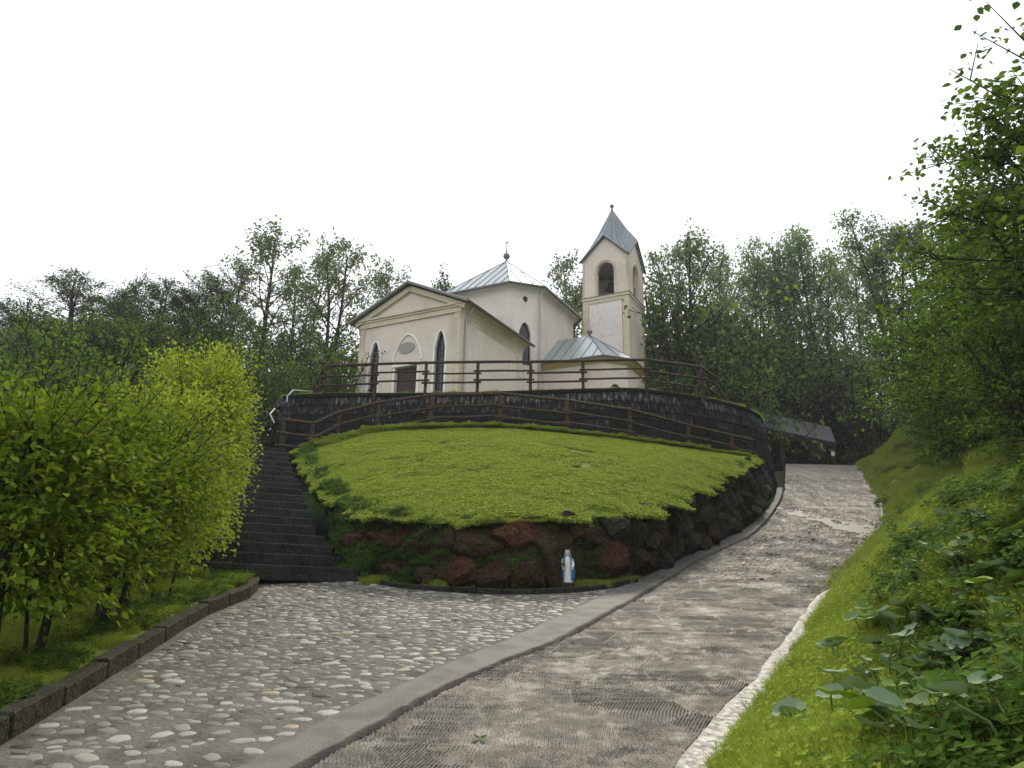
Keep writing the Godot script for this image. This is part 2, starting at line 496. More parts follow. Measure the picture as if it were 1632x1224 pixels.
func arch_shape(cx: float, y0: float, w: float, spring: float, top: float, pointed: bool) -> PackedVector2Array:
	var p := PackedVector2Array()
	var h := w * 0.5
	p.append(Vector2(cx + h, y0))
	p.append(Vector2(cx + h, spring))
	var steps := 7
	for k in range(1, steps * 2):
		var t := k / float(steps * 2)
		if pointed:
			var q := 1.0 - absf(t * 2.0 - 1.0)   # 0 at springing, 1 at the tip
			var hx := h * (1.0 - q) * (1.0 + 0.45 * q)
			p.append(Vector2(cx + (hx if t < 0.5 else -hx), spring + (top - spring) * sin(q * PI * 0.5) * (0.82 + 0.18 * q)))
		else:
			p.append(Vector2(cx + cos(t * PI) * h, spring + sin(t * PI) * (top - spring)))
	p.append(Vector2(cx - h, spring))
	p.append(Vector2(cx - h, y0))
	return p

func oval_shape(cx: float, cy: float, rx: float, ry: float) -> PackedVector2Array:
	var p := PackedVector2Array()
	for k in 16:
		p.append(Vector2(cx + cos(TAU * k / 16) * rx, cy + sin(TAU * k / 16) * ry))
	return p

func flat_shape(b: MB, x: Transform3D, poly: PackedVector2Array, z: float, way := 1.0) -> void:
	var idx := Geometry2D.triangulate_polygon(poly)
	for k in range(0, idx.size(), 3):
		var q := []
		for e in 3:
			var s := poly[idx[k + e]]
			q.append(x * Vector3(s.x, s.y, z))
		b.tri_to(q[0], q[1], q[2], x.basis.z * way)

func wall_piece(b: MB, x: Transform3D, outline: PackedVector2Array, holes: Array, depth: float) -> void:
	# a wall in its own xy plane, outside towards +z, with openings
	var cuts := [-1000.0]
	for h in holes:
		var c := 0.0
		for p in h:
			c += p.x / h.size()
		cuts.append(c)
	cuts.append(1000.0)
	cuts.sort()
	for k in cuts.size() - 1:
		if cuts[k + 1] - cuts[k] < 0.01:
			continue
		var bar := PackedVector2Array([Vector2(cuts[k], -100), Vector2(cuts[k + 1], -100), Vector2(cuts[k + 1], 100), Vector2(cuts[k], 100)])
		var parts: Array = Geometry2D.intersect_polygons(outline, bar)
		for h in holes:
			var next := []
			for p in parts:
				next.append_array(Geometry2D.clip_polygons(p, h))
			parts = next
		for p in parts:
			flat_shape(b, x, p, 0.0)
			flat_shape(b, x, p, -depth, -1.0)
	for h in holes:
		var mid := Vector2.ZERO
		for p in h:
			mid += p / h.size()
		for k in h.size():
			var s: Vector2 = h[k]
			var e: Vector2 = h[(k + 1) % h.size()]
			var w := x.basis * Vector3(mid.x - (s.x + e.x) * 0.5, mid.y - (s.y + e.y) * 0.5, 0)
			b.quad_to(x * Vector3(s.x, s.y, 0), x * Vector3(e.x, e.y, 0), x * Vector3(e.x, e.y, -depth), x * Vector3(s.x, s.y, -depth), w)
	var centre := Vector2.ZERO
	for p in outline:
		centre += p / outline.size()
	for k in outline.size():
		var s: Vector2 = outline[k]
		var e: Vector2 = outline[(k + 1) % outline.size()]
		var w2 := x.basis * Vector3((s.x + e.x) * 0.5 - centre.x, (s.y + e.y) * 0.5 - centre.y, 0)
		b.quad_to(x * Vector3(s.x, s.y, 0), x * Vector3(e.x, e.y, 0), x * Vector3(e.x, e.y, -depth), x * Vector3(s.x, s.y, -depth), w2)

func rect(x0: float, y0: float, x1: float, y1: float) -> PackedVector2Array:
	return PackedVector2Array([Vector2(x0, y0), Vector2(x1, y0), Vector2(x1, y1), Vector2(x0, y1)])

func boulder(sd: int, div := 9) -> ArrayMesh:
	var r := RandomNumberGenerator.new()
	r.seed = sd
	var f := FastNoiseLite.new()
	f.seed = sd
	f.frequency = 0.9
	var planes := []
	for k in 13:
		planes.append([Vector3(r.randf_range(-1, 1), r.randf_range(-1, 1), r.randf_range(-1, 1)).normalized(), r.randf_range(0.28, 0.45)])
	var b := MB.new()
	for ax in 3:
		for sg in [-1.0, 1.0]:
			var pts := []
			for u in div + 1:
				var row := []
				for w in div + 1:
					var p := Vector3.ZERO
					p[ax] = sg
					p[(ax + 1) % 3] = tan((u * 2.0 / div - 1.0) * PI / 4)
					p[(ax + 2) % 3] = tan((w * 2.0 / div - 1.0) * PI / 4)
					p = p.normalized() * 0.56
					for pl in planes:
						var over: float = p.dot(pl[0]) - pl[1]
						if over > 0.0:
							p -= pl[0] * over * 0.95
					p *= 1.0 + f.get_noise_3dv(p * 2.0) * 0.14 + f.get_noise_3dv(p * 9.0) * 0.1
					row.append(p)
				pts.append(row)
			for u in div:
				for w in div:
					var mid: Vector3 = pts[u][w]
					b.tri_to(pts[u][w], pts[u + 1][w], pts[u + 1][w + 1], mid)
					b.tri_to(pts[u][w], pts[u + 1][w + 1], pts[u][w + 1], mid)
	return b.mesh()

func cobble_mesh(sd: int) -> ArrayMesh:
	var r := RandomNumberGenerator.new()
	r.seed = sd
	var b := MB.new()
	var rows := []
	var wob := []
	for s in 10:
		wob.append(r.randf_range(0.76, 1.16))
	for k in 4:
		var row := []
		var rad: float = [0.52, 0.47, 0.3, 0.02][k]
		var y: float = [-0.25, 0.08, 0.26, 0.31][k]
		for s in 10:
			var a := TAU * s / 10
			row.append(Vector3(cos(a) * rad * wob[s], y, sin(a) * rad * wob[s]))
		rows.append(row)
	b.rings(rows)
	return b.mesh()

func scatter(called: String, m: Mesh, mat: Material, places: Array, label: String, parent: Node = null) -> MultiMeshInstance3D:
	var mm := MultiMesh.new()
	mm.transform_format = MultiMesh.TRANSFORM_3D
	mm.mesh = m
	mm.instance_count = places.size()
	for k in places.size():
		mm.set_instance_transform(k, places[k])
	var o := MultiMeshInstance3D.new()
	o.multimesh = mm
	o.material_override = mat
	if parent == null:
		o.name = numbered(called)
		add_child(o)
		tag(o, label, "", "", "stuff")
	else:
		o.name = called
		parent.add_child(o, true)
		o.set_meta("kind", "stuff")
	return o

# ------------------------------------------------------------------ paved ground
func rib_height(x: float, d: float) -> float:
	# combed concrete: overlapping sweeps of a rake, each with its own direction and bend
	var cx := floori(x / 0.62)
	var cz := floori(d / 0.5)
	var best := 1e9
	var second := 1e9
	var hx := 0
	var hz := 0
	for j in range(-1, 2):
		for k in range(-1, 2):
			var h := hash(Vector2i(cx + j, cz + k))
			var fx := (cx + j + 0.15 + 0.7 * ((h & 255) / 255.0)) * 0.62 - x
			var fz := ((cz + k + 0.15 + 0.7 * (((h >> 8) & 255) / 255.0)) * 0.5 - d) * 1.15
			var q := fx * fx + fz * fz
			if q < best:
				second = best
				best = q
				hx = cx + j
				hz = cz + k
			elif q < second:
				second = q
	var h2 := hash(Vector2i(hx * 7 + 3, hz * 5 + 1))
	var ang := 0.12 + (((h2 & 255) / 255.0) - 0.5) * 0.9
	var bend := ((((h2 >> 8) & 255) / 255.0) - 0.5) * 0.9
	var lx := x - hx * 0.62
	var lz := d - hz * 0.5
	var across := lx * cos(ang) - lz * sin(ang)
	var along := lx * sin(ang) + lz * cos(ang)
	var ph := (across + bend * along * along) / 0.0235 + ((h2 >> 16) & 255) * 0.02
	var edge := clampf((sqrt(second) - sqrt(best)) / 0.025, 0.0, 1.0)
	var wear := clampf(0.72 + fnl.get_noise_2d(x * 11.0 + 50.0, d * 11.0) * 1.3 + fnl.get_noise_2d(x * 90.0, d * 90.0) * 0.7, 0.05, 1.1)
	var w := sin(ph * TAU)
	return 0.0115 * edge * wear * w + fnl.get_noise_2d(x * 420.0, d * 420.0) * 0.006 * (1.0 if d < 14.0 else 2.0) + fnl.get_noise_2d(x * 40.0, d * 40.0) * 0.006

func build_paving() -> void:
	# ground sheet
	var rows := []
	var ds := [-30.0, -12.0, -4.0]
	var q := 0.0
	while q < 48.0:
		ds.append(q)
		q += 1.5
	ds.append_array([52.0, 60.0, 75.0, 100.0, 140.0, 200.0, 300.0])
	for d in ds:
		var row := []
		for k in 61:
			var s: float = (k - 30) / 30.0
			var x: float = 26.0 * s + 174.0 * s * s * s * absf(s)
			row.append(Vector3(x, climb(d) - 0.35, -d))
		rows.append(row)
	struct("ground", grid_mesh(rows), M.forest_floor, "dark earth under the whole site")
	# lane
	rows = []
	var d := -6.0
	while d < 46.0:
		var xl := lookup(crack, d) + 0.03 + fnl.get_noise_2d(d * 45.0, 11.0) * 0.035
		var xr := lookup(verge_edge, d) - gutter_width(d)
		var row := []
		var cols := 460
		for k in cols + 1:
			var x := lerpf(xl, xr, maxf(0.0, (k - 1.0) / (cols - 1)))
			var y := climb(d) - (0.12 if k == 0 else 0.0)
			if d > 3.2 and d < 30.0:
				y += rib_height(x, d)
			row.append(Vector3(x, y, -d))
		rows.append(row)
		d += 0.6 if d < 3.2 else (maxf(0.012, d * 0.0042) if d < 12.0 else d * 0.01 if d < 30.0 else 0.5)
	var road := struct("road", grid_mesh(rows), M.concrete, "steep combed concrete lane climbing past the rockery")
	# smooth wet gutter along the bank
	rows = []
	d = -6.0
	while d < 46.0:
		var row := []
		var x0 := lookup(verge_edge, d) - gutter_width(d)
		var x1 := lookup(verge_edge, d) + 0.1
		for k in 9:
			var t := k / 8.0
			row.append(Vector3(lerpf(x0 - 0.05, x1, t), climb(d) + 0.003 - 0.012 * sin(t * PI) + 0.02 * t * t + (0.0 if k > 0 else -0.02) + fnl.get_noise_2d(lerpf(x0, x1, t) * 5.0, d * 5.0) * 0.003, -d))
		rows.append(row)
		d += 0.12
	put("gutter", grid_mesh(rows), M.gutter, road)
	# rain water still running across the lane below the crest
	var wet := MB.new()
	var ny := 90
	var nx := 70
	var idx := {}
	for j in ny + 1:
		var wd := lerpf(17.6, 25.0, j / float(ny))
		for k in nx + 1:
			var u := k / float(nx)
			var x := lerpf(lookup(crack, wd) + 0.03, lookup(verge_edge, wd) - gutter_width(wd) + 0.03, u)
			var mid := lerpf(22.8, 19.6, u) + fnl.get_noise_2d(x * 4.0, 31.0) * 1.2
			var reach := lerpf(0.3, 1.2, u) + fnl.get_noise_2d(x * 22.0, wd * 16.0) * 1.8
			if absf(wd - mid) < reach:
				idx[Vector2i(j, k)] = wet.v.size()
				wet.v.append(Vector3(x, climb(wd) + 0.014 + fnl.get_noise_2d(x * 60.0, wd * 60.0) * 0.003, -wd))
				wet.n.append(Vector3(0, 1, 0.26).normalized())
	for j in ny:
		for k in nx:
			var cs := [Vector2i(j, k), Vector2i(j, k + 1), Vector2i(j + 1, k + 1), Vector2i(j + 1, k)]
			if cs.all(func(e): return idx.has(e)):
				wet.i.append_array([idx[cs[0]], idx[cs[3]], idx[cs[1]], idx[cs[1]], idx[cs[3]], idx[cs[2]]])
	put("water_film", wet.mesh(), M.wet, road)
	# concrete strip between lane and cobbles
	rows = []
	d = -6.0
	while d < 27.0:
		var row := []
		var x0 := lookup(strip_edge, d)
		var x1 := lookup(crack, d) - 0.03 + fnl.get_noise_2d(d * 60.0, 3.0) * 0.03
		for k in 8:
			var t := k / 7.0
			var y := climb(d) + 0.014 + fnl.get_noise_2d(lerpf(x0, x1, t) * 40.0, d * 40.0) * 0.009
			if k == 7:
				y -= 0.12
			row.append(Vector3(lerpf(x0, x1, minf(t * 7.0 / 6.0, 1.0)) if k < 7 else x1 + 0.004, y, -d))
		rows.append(row)
		d += 0.06
	put("concrete_strip", grid_mesh(rows), M.strip, road)
	# dirt in the open joint
	rows = []
	d = -6.0
	while d < 27.0:
		var x1 := lookup(crack, d)
		rows.append([Vector3(x1 - 0.08, climb(d) - 0.09, -d), Vector3(x1 + 0.08, climb(d) - 0.09, -d)])
		d += 0.3
	put("joint", grid_mesh(rows), M.joint, road)
	# mortar bed of the cobbles
	rows = []
	d = -6.0
	while d < 13.2:
		var row := []
		var x0 := lookup(kerb_line, d) - 0.05
		var x1 := lookup(strip_edge, d)
		for k in 41:
			var x := lerpf(x0, x1 + 0.02, k / 40.0)
			row.append(Vector3(x, climb(d) + 0.002 + fnl.get_noise_2d(x * 9.0, d * 9.0) * 0.006 * smoothstep(0.0, 0.3, x1 - x) - 0.004, -d))
		rows.append(row)
		d += 0.1
	var pave := struct("pavement", grid_mesh(rows), M.mortar, "forecourt of pale river cobbles set in mortar")
	# cobbles
	var shapes := []
	for k in 5:
		shapes.append(cobble_mesh(100 + k))
	var near := []
	var cell := {}
	var r := RandomNumberGenerator.new()
	r.seed = 5
	var front := smooth_line(traced([[560, 924], [640, 938], [720, 945], [800, 948], [900, 946], [970, 938], [1015, 929]]))
	for tries in 60000:
		var dd := r.randf_range(2.2, 12.6)
		var x := r.randf_range(-8.5, 2.2)
		if x < lookup(kerb_line, dd) + 0.09 or x > lookup(strip_edge, dd) - 0.09:
			continue
		if x > -2.45 and dd > front_depth(front, x) - 0.08:
			continue
		if x <= -2.45 and dd > 12.0 - 0.42 * (x + 2.34) * -0.0:
			continue
		var size := r.randf_range(0.08, 0.14) if r.randf() < 0.75 else r.randf_range(0.045, 0.075)
		var key := Vector2i(floori(x / 0.16), floori(dd / 0.16))
		var free := true
		for j in range(-1, 2):
			for k in range(-1, 2):
				for o in cell.get(key + Vector2i(j, k), []):
					if Vector2(x - o[0], dd - o[1]).length() < (size + o[2]) * 0.53 + 0.004:
						free = false
		if not free:
			continue
		if not cell.has(key):
			cell[key] = []
		cell[key].append([x, dd, size])
		near.append([x, dd, size])
	near.sort_custom(func(a, b): return a[2] / a[1] > b[2] / b[1])
	var rest := {}
	for k in near.size():
		var c: Array = near[k]
		var slope := Basis(Vector3.RIGHT, atan(0.165))
		var bs := slope * Basis(Vector3.UP, r.randf_range(-0.9, 0.9)) * Basis(Vector3.RIGHT, r.randf_range(-0.07, 0.07)) * Basis.from_scale(Vector3(c[2] * r.randf_range(1.0, 1.5), c[2] * r.randf_range(0.2, 0.34), c[2] * r.randf_range(0.75, 1.0)))
		var xf := Transform3D(bs, Vector3(c[0], climb(c[1]) + r.randf_range(-0.006, 0.003), -c[1]))
		var roll := r.randf()
		var kind: int = 0 if roll < 0.16 else 1 if roll < 0.34 else 2 if roll < 0.54 else 3 if roll < 0.74 else 4 if roll < 0.9 else 5 if roll < 0.97 else 6
		if k < 300:
			put("cobble", shapes[k % 5], M.cobbles[kind], pave, xf)
		else:
			var id := kind
			if not rest.has(id):
				rest[id] = []
			rest[id].append([xf, k % 5])
	var b0 := MB.new()
	for id in rest:
		var tint: Color = M.cobbles[id].albedo_color.srgb_to_linear()
		for e in rest[id]:
			var a: Array = shapes[e[1]].surface_get_arrays(0)
			var k0 := b0.v.size()
			var xf: Transform3D = e[0]
			for p in a[Mesh.ARRAY_VERTEX]:
				b0.v.append(xf * p)
				b0.c.append(tint)
			var nb := xf.basis.inverse().transposed()
			for p in a[Mesh.ARRAY_NORMAL]:
				b0.n.append((nb * p).normalized())
			for p in a[Mesh.ARRAY_INDEX]:
				b0.i.append(k0 + p)
	put("cobbles", b0.mesh(), M.cobble_mix, pave).set_meta("kind", "stuff")
	# kerb stones below the hedge
	var kerb := base("kerb", Vector3(lookup(kerb_line, 6.0), climb(6.0), -6.0), "weathered stone kerb along the foot of the hedge", "kerb")
	d = 0.2
	var nk := 0
	while d < 12.1:
		var a := Vector3(lookup(kerb_line, d), climb(d), -d)
		var len := r.randf_range(0.75, 0.95)
		var e := Vector3(lookup(kerb_line, d + len * 0.8), climb(d + len * 0.8), -(d + len * 0.8))
		var dir := (e - a).normalized()
		var b := MB.new()
		b.hull(Transform3D(), Vector3(0.13, 0.32, (e - a).length() - 0.012), 0.012)
		var o := put("kerb_stone", b.mesh(), M.kerb, kerb)
		o.transform = Transform3D(looking(dir, Vector3.UP) * Basis(Vector3.FORWARD, r.randf_range(-0.03, 0.03)), (a + e) * 0.5 + Vector3(-0.06, -0.015 + r.randf_range(-0.012, 0.012), 0) - kerb.position)
		d += len * 0.8
	# low edging in front of the rockery
	var edging := base("edging", Vector3(0, climb(11.3), -11.3), "low dark edging curving round the foot of the rockery", "edging")
	for k in range(0, front.size() - 3, 3):
		var a := Vector3(front[k][0], climb(front[k][1]), -front[k][1])
		var e := Vector3(front[k + 3][0], climb(front[k + 3][1]), -front[k + 3][1])
		var b := MB.new()
		b.hull(Transform3D(), Vector3(0.09, 0.22, (e - a).length() - 0.006), 0.012)
		var o := put("edging_stone", b.mesh(), M.step, edging)
		o.transform = Transform3D(looking(e - a, Vector3.UP), (a + e) * 0.5 + Vector3(0, -0.035 + r.randf_range(-0.01, 0.01), -0.05) - edging.position)
	# grassy verge under the hedge and the bank across the lane
	rows = []
	d = -6.0
	while d < 44.0:
		var row := []
		for t in [0.0, 0.15, 0.4, 0.8, 1.3, 2.0, 3.0, 4.5, 7.0, 11.0, 18.0, 30.0]:
			row.append(verge_point(t, d))
		rows.append(row)
		d += 0.4
	struct("verge", grid_mesh(rows), M.turf, "grassy verge behind the kerb under the hedge")
	rows = []
	d = -6.0
	while d < 70.0:
		var row := []
		for t in [0.0, 0.08, 0.2, 0.4, 0.7, 1.0, 1.4, 1.9, 2.5, 3.2, 4.0, 5.0, 6.5, 8.5, 11.0, 15.0, 20.0, 30.0, 60.0]:
			row.append(bank_point(t, d))
		rows.append(row)
		d += 0.3 if d < 30.0 else 1.5
	var far_rows := []
	for row in rows:
		if row[0].z < -37.0:
			far_rows.append(row)
	rows = rows.filter(func(row): return row[0].z > -38.5)
	struct("hill", grid_mesh(far_rows), M.forest_floor, "dark wooded ground beyond the lane's crest")
	struct("hillside", grid_mesh(rows), M.turf, "grassy bank rising beside the concrete lane")

func gutter_width(d: float) -> float:
	return 0.26 + 0.1 * smoothstep(9.0, 3.0, d) + fnl.get_noise_2d(d * 6.0, 7.0) * 0.1

func front_depth(line: Array, x: float) -> float:
	for k in line.size() - 1:
		if x >= line[k][0] and x <= line[k + 1][0]:
			return lerpf(line[k][1], line[k + 1][1], (x - line[k][0]) / maxf(1e-4, line[k + 1][0] - line[k][0]))
	return 99.0

# ------------------------------------------------------------------ steps
const STAIR_FOOT := Vector2(-2.34, 12.0)   # x, depth of the first riser's end by the rockery
const STAIR_WAY := Vector2(-0.391, 0.92)
const RISE := 0.195
const TREAD := 0.472
func stair_edge(d: float) -> Vector3:
	var s := (d - STAIR_FOOT.y) / STAIR_WAY.y
	return Vector3(STAIR_FOOT.x + STAIR_WAY.x * s, climb(12.0) + RISE * clampf(floorf(s / TREAD) + 1.0, 0.0, 18.0), -d)

func build_stairs() -> void:
	var r := RandomNumberGenerator.new()
	r.seed = 8
	var way := Vector3(STAIR_WAY.x, 0, -STAIR_WAY.y)
	var across := Vector3(STAIR_WAY.y, 0, STAIR_WAY.x * 1.0).normalized() * -1.0   # towards the hedge
	var st := base("staircase", Vector3(STAIR_FOOT.x, climb(12.0), -STAIR_FOOT.y), "long dark stone stairway climbing between hedge and rockery", "stairs")
	var spine := looking(way, Vector3.UP)
	for k in 18:
		var wid := 2.3 + (0.32 if k == 0 else 0.12 if k == 1 else 0.05 if k < 4 else 0.0) + r.randf_range(-0.04, 0.04)
		var end := Vector3(-0.02 if k < 4 else -0.12, 0, 0)
		var nose := Vector3(0, RISE * (k + 1), 0) + way * (TREAD * k)
		var b := MB.new()
		b.hull(Transform3D(), Vector3(wid, RISE + 0.03, TREAD + 0.12), 0.012)
		var ends: float = [0.0, 0.22, 0.27, 0.32][k] if k < 4 else 0.42
		var pos := nose + way * ((TREAD + 0.12) * 0.5) + across * (wid * 0.5 + ends - 0.05) + Vector3(0, -(RISE + 0.03) * 0.5 + r.randf_range(-0.006, 0.006), 0) + end * 0.0
		put("step", b.mesh(), M.step, st, Transform3D(spine * Basis(Vector3.UP, r.randf_range(-0.008, 0.008)), pos))
	var core := MB.new()
	core.slab([Vector3(0, 0.0, 0) + across * 0.5 + way * 0.3, across * 2.5 + way * 0.3, across * 2.5 + way * 8.6 + Vector3(0, RISE * 17, 0), across * 0.5 + way * 8.6 + Vector3(0, RISE * 17, 0)], Vector3(0, -2.5, 0))
	put("stair_core", core.mesh(), M.soil, st)
	var top := way * (TREAD * 18) + Vector3(0, RISE * 18, 0)
	var lb := MB.new()
	lb.hull(Transform3D(), Vector3(3.2, 0.3, 2.0), 0.02)
	put("landing", lb.mesh(), M.step, st, Transform3D(spine, top + way * 0.9 + across * 1.5 + Vector3(0, -0.16, 0)))
	# upper flight to the terrace
	var foot: Vector3 = st.position + top + way * 1.9 + across * 0.75
	var up := base("staircase", foot, "shadowed upper stair flight beside the retaining wall end", "stairs")
	for k in 18:
		var b := MB.new()
		b.hull(Transform3D(), Vector3(1.9, RISE + 0.03, 0.42), 0.012)
		put("step", b.mesh(), M.step, up, Transform3D(spine, way * (0.3 * k + 0.2) + across * 0.95 + Vector3(0, 0.19 * (k + 1) - 0.11, 0)))
	var c2 := MB.new()
	c2.slab([across * 0.05 + way * 0.2, across * 1.85 + way * 0.2, across * 1.85 + way * 5.4 + Vector3(0, 0.19 * 17, 0), across * 0.05 + way * 5.4 + Vector3(0, 0.19 * 17, 0)], Vector3(0, -3.0, 0))
	put("stair_core", c2.mesh(), M.soil, up)

# ------------------------------------------------------------------ mound: lawn, rockery
var lawn_front := []
var lawn_back := []
var rock_foot := []
func resample(pts: Array, n: int) -> Array:
	var len := [0.0]
	for k in range(1, pts.size()):
		len.append(len[k - 1] + pts[k].distance_to(pts[k - 1]))
	var out := []
	for k in n:
		var s: float = len[len.size() - 1] * k / (n - 1)
		var j := 1
		while j < pts.size() - 1 and len[j] < s:
			j += 1
		out.append(pts[j - 1].lerp(pts[j], clampf((s - len[j - 1]) / maxf(1e-5, len[j] - len[j - 1]), 0, 1)))
	return out

func dense(pts: Array, per := 6) -> Array:
	var out := []
	for k in pts.size() - 1:
		for s in per:
			out.append(pts[k].cubic_interpolate(pts[k + 1], pts[maxi(k - 1, 0)], pts[mini(k + 2, pts.size() - 1)], s / float(per)))
	out.append(pts[pts.size() - 1])
	return out

func lawn_point(s: float, r: float) -> Vector3:
	var n := lawn_front.size() - 1
	var k := mini(int(s * n), n - 1)
	var t := s * n - k
	var a: Vector3 = lawn_front[k].lerp(lawn_front[k + 1], t)
	var b: Vector3 = lawn_back[k].lerp(lawn_back[k + 1], t)
	var p := a.lerp(b, r)
	p.y += sin(r * PI) * 0.03 * a.distance_to(b) * 0.5 + fnl.get_noise_2d(p.x * 5.0, p.z * 5.0) * 0.05 * sin(clampf(r, 0, 1) * PI)
	return p

func build_mound() -> void:
	var f := []
	for e in [[492, 716, 19.9], [505, 740, 18.0], [525, 768, 16.0], [548, 790, 14.4], [575, 808, 13.2], [640, 822, 12.3], [720, 829, 11.9], [800, 826, 11.8], [900, 823, 12.0], [1000, 815, 12.8], [1060, 800, 14.2], [1110, 776, 16.3], [1150, 755, 18.9], [1185, 738, 22.0], [1198, 729, 24.3]]:
		f.append(at(e[0], e[1], e[2]))
	lawn_front = dense(f)
	var bk := []
	for e in [[496, 716, 20.0], [540, 704, 20.6], [603, 689, 21.2], [687, 684, 21.6], [797, 683, 21.8], [904, 692, 22.0], [1003, 703, 22.5], [1097, 716, 23.4], [1166, 727, 24.2], [1199, 731, 24.6]]:
		bk.append(at(e[0], e[1], e[2]))
	lawn_back = resample(dense(bk), lawn_front.size())
	var g := []
	for d in [19.2, 17.5, 15.8, 14.2]:
		g.append(stair_edge(d) + Vector3(0.02, -0.1, 0))
	g.append(Vector3(-2.55, climb(12.4) + 0.05, -12.4))
	for e in [[610, 926], [700, 937], [800, 940], [905, 938], [1000, 926], [1062, 898], [1122, 872], [1176, 846], [1213, 820], [1229, 782]]:
		g.append(ground_at(e[0], e[1]) + Vector3(0, -0.02, 0))
	rock_foot = dense(g)
	var rows := []
	for k in lawn_front.size():
		var row := []
		for r in 25:
			row.append(lawn_point(k / float(lawn_front.size() - 1), r / 24.0))
		rows.append(row)
	struct("lawn", grid_mesh(rows), M.turf, "sloping clover lawn on the mound above the rockery")
	# earth face of the mound
	var bm := MB.new()
	rows = []
	for r in 9:
		var row := []
		var t := 1.0 - r / 8.0
		for k in lawn_front.size():
			var p: Vector3 = rock_foot[k].lerp(lawn_front[k], t)
			var out: Vector3 = (rock_foot[k] - lawn_front[k])
			out.y = 0
			p += out.normalized() * (sin(t * PI) * 0.12 - 0.06 + fnl.get_noise_3dv(p * 14.0) * 0.12 * sin(t * PI))
			row.append(p)
		rows.append(row)
	bm.rings(rows, false)
	var rockery := base("rockery", Vector3(0, climb(11.6), -11.6), "mossy rockery wall of red and grey boulders around the lawn mound", "rock wall")
	put("earth_face", bm.mesh(), M.soil, rockery, Transform3D(Basis(), -rockery.position))
	var shapes := []
	for k in 7:
		shapes.append(boulder(300 + k))
	var r2 := RandomNumberGenerator.new()
	r2.seed = 21
	var n := lawn_front.size() - 1
	# [place along the face 0-14, height share, width, height, depth, kind 0 red 1 brown 2 grey]
	var stones := []
	for e in [[3.3, 0.45, 0.4, 0.45, 0.3, 0], [3.75, 0.3, 0.35, 0.3, 0.3, 1], [4.15, 0.55, 0.45, 0.45, 0.35, 0], [4.55, 0.25, 0.4, 0.35, 0.3, 1], [2.6, 0.5, 0.35, 0.3, 0.3, 1], [1.9, 0.55, 0.35, 0.4, 0.3, 1],
			[4.95, 0.6, 0.42, 0.5, 0.35, 0], [5.15, 0.2, 0.5, 0.35, 0.35, 1], [5.5, 0.55, 0.5, 0.6, 0.4, 1], [5.75, 0.15, 0.45, 0.35, 0.35, 1], [6.05, 0.62, 0.5, 0.4, 0.4, 1], [6.3, 0.2, 0.5, 0.45, 0.4, 0], [6.55, 0.62, 0.75, 0.5, 0.45, 1], [6.8, 0.17, 0.6, 0.5, 0.45, 1],
			[7.25, 0.7, 0.72, 0.55, 0.5, 0], [7.4, 0.2, 0.7, 0.5, 0.45, 1], [7.72, 0.42, 0.42, 0.9, 0.4, 1], [8.03, 0.45, 0.3, 0.8, 0.22, 1], [8.02, 0.9, 0.5, 0.3, 0.4, 1], [8.3, 0.7, 0.75, 0.4, 0.45, 1], [8.55, 0.25, 0.35, 0.5, 0.4, 1], [8.75, 0.3, 0.62, 0.55, 0.5, 0], [8.8, 0.78, 0.7, 0.4, 0.45, 2], [9.15, 0.72, 0.55, 0.5, 0.45, 2], [9.2, 0.25, 0.5, 0.5, 0.4, 1]]:
		stones.append(e)
	for q in 26:
		stones.append([1.0 + q * 0.145 + r2.randf_range(-0.08, 0.08), [0.25, 0.6, 0.42][q % 3] + r2.randf_range(-0.08, 0.08), r2.randf_range(0.25, 0.45), r2.randf_range(0.22, 0.42), 0.28, [0, 1, 1, 0, 1][q % 5]])
	var s := 9.5
	while s < 13.95:
		for row in 3:
			stones.append([s + r2.randf_range(-0.1, 0.1), 0.18 + 0.31 * row + r2.randf_range(-0.06, 0.06), r2.randf_range(0.5, 0.8), r2.randf_range(0.4, 0.6), r2.randf_range(0.35, 0.5), 2 if r2.randf() < 0.75 else 1])
		s += 0.34 if s < 11.0 else 0.27
	for e in stones:
		var fk: float = e[0] / 14.0 * n
		var k := mini(int(fk), n - 1)
		var a: Vector3 = rock_foot[k].lerp(rock_foot[k + 1], fk - k)
		var b: Vector3 = lawn_front[k].lerp(lawn_front[k + 1], fk - k)
		var along: Vector3 = (rock_foot[k + 1] - rock_foot[k])
		along.y = 0
		var p := a.lerp(b, e[1])
		var out := along.normalized().cross(Vector3.UP) * -1.0
		var tilt := (b - a)
		var tl := r2.randf_range(-0.15, 0.15) + (0.45 if e[0] > 9.4 else 0.0)
		var bs := Basis(along.normalized(), tilt.normalized(), along.normalized().cross(tilt.normalized())).orthonormalized() * Basis(Vector3.BACK, tl)
		var turn := Basis(Vector3.UP, [0.0, PI, 0.3, -0.3][r2.randi() % 4])
		var mat: Material = [M.rock_red, M.rock_brown, M.rock_grey][e[5]]
		put("boulder", shapes[r2.randi() % 7], mat, rockery, Transform3D(bs * turn * Basis.from_scale(Vector3(e[2], e[3], e[4]) * 1.12), p - rockery.position))
	# path between the lawn fence and the retaining wall
	rows = []
	for k in lawn_back.size():
		var p: Vector3 = lawn_back[k]
		rows.append([p + Vector3(0, -0.04, 0.1), p + Vector3(0, -0.03, -1.4), p + Vector3(0, 0.0, -4.4)])
	struct("path", grid_mesh(rows), M.soil, "earth path between the log fence and the retaining wall")

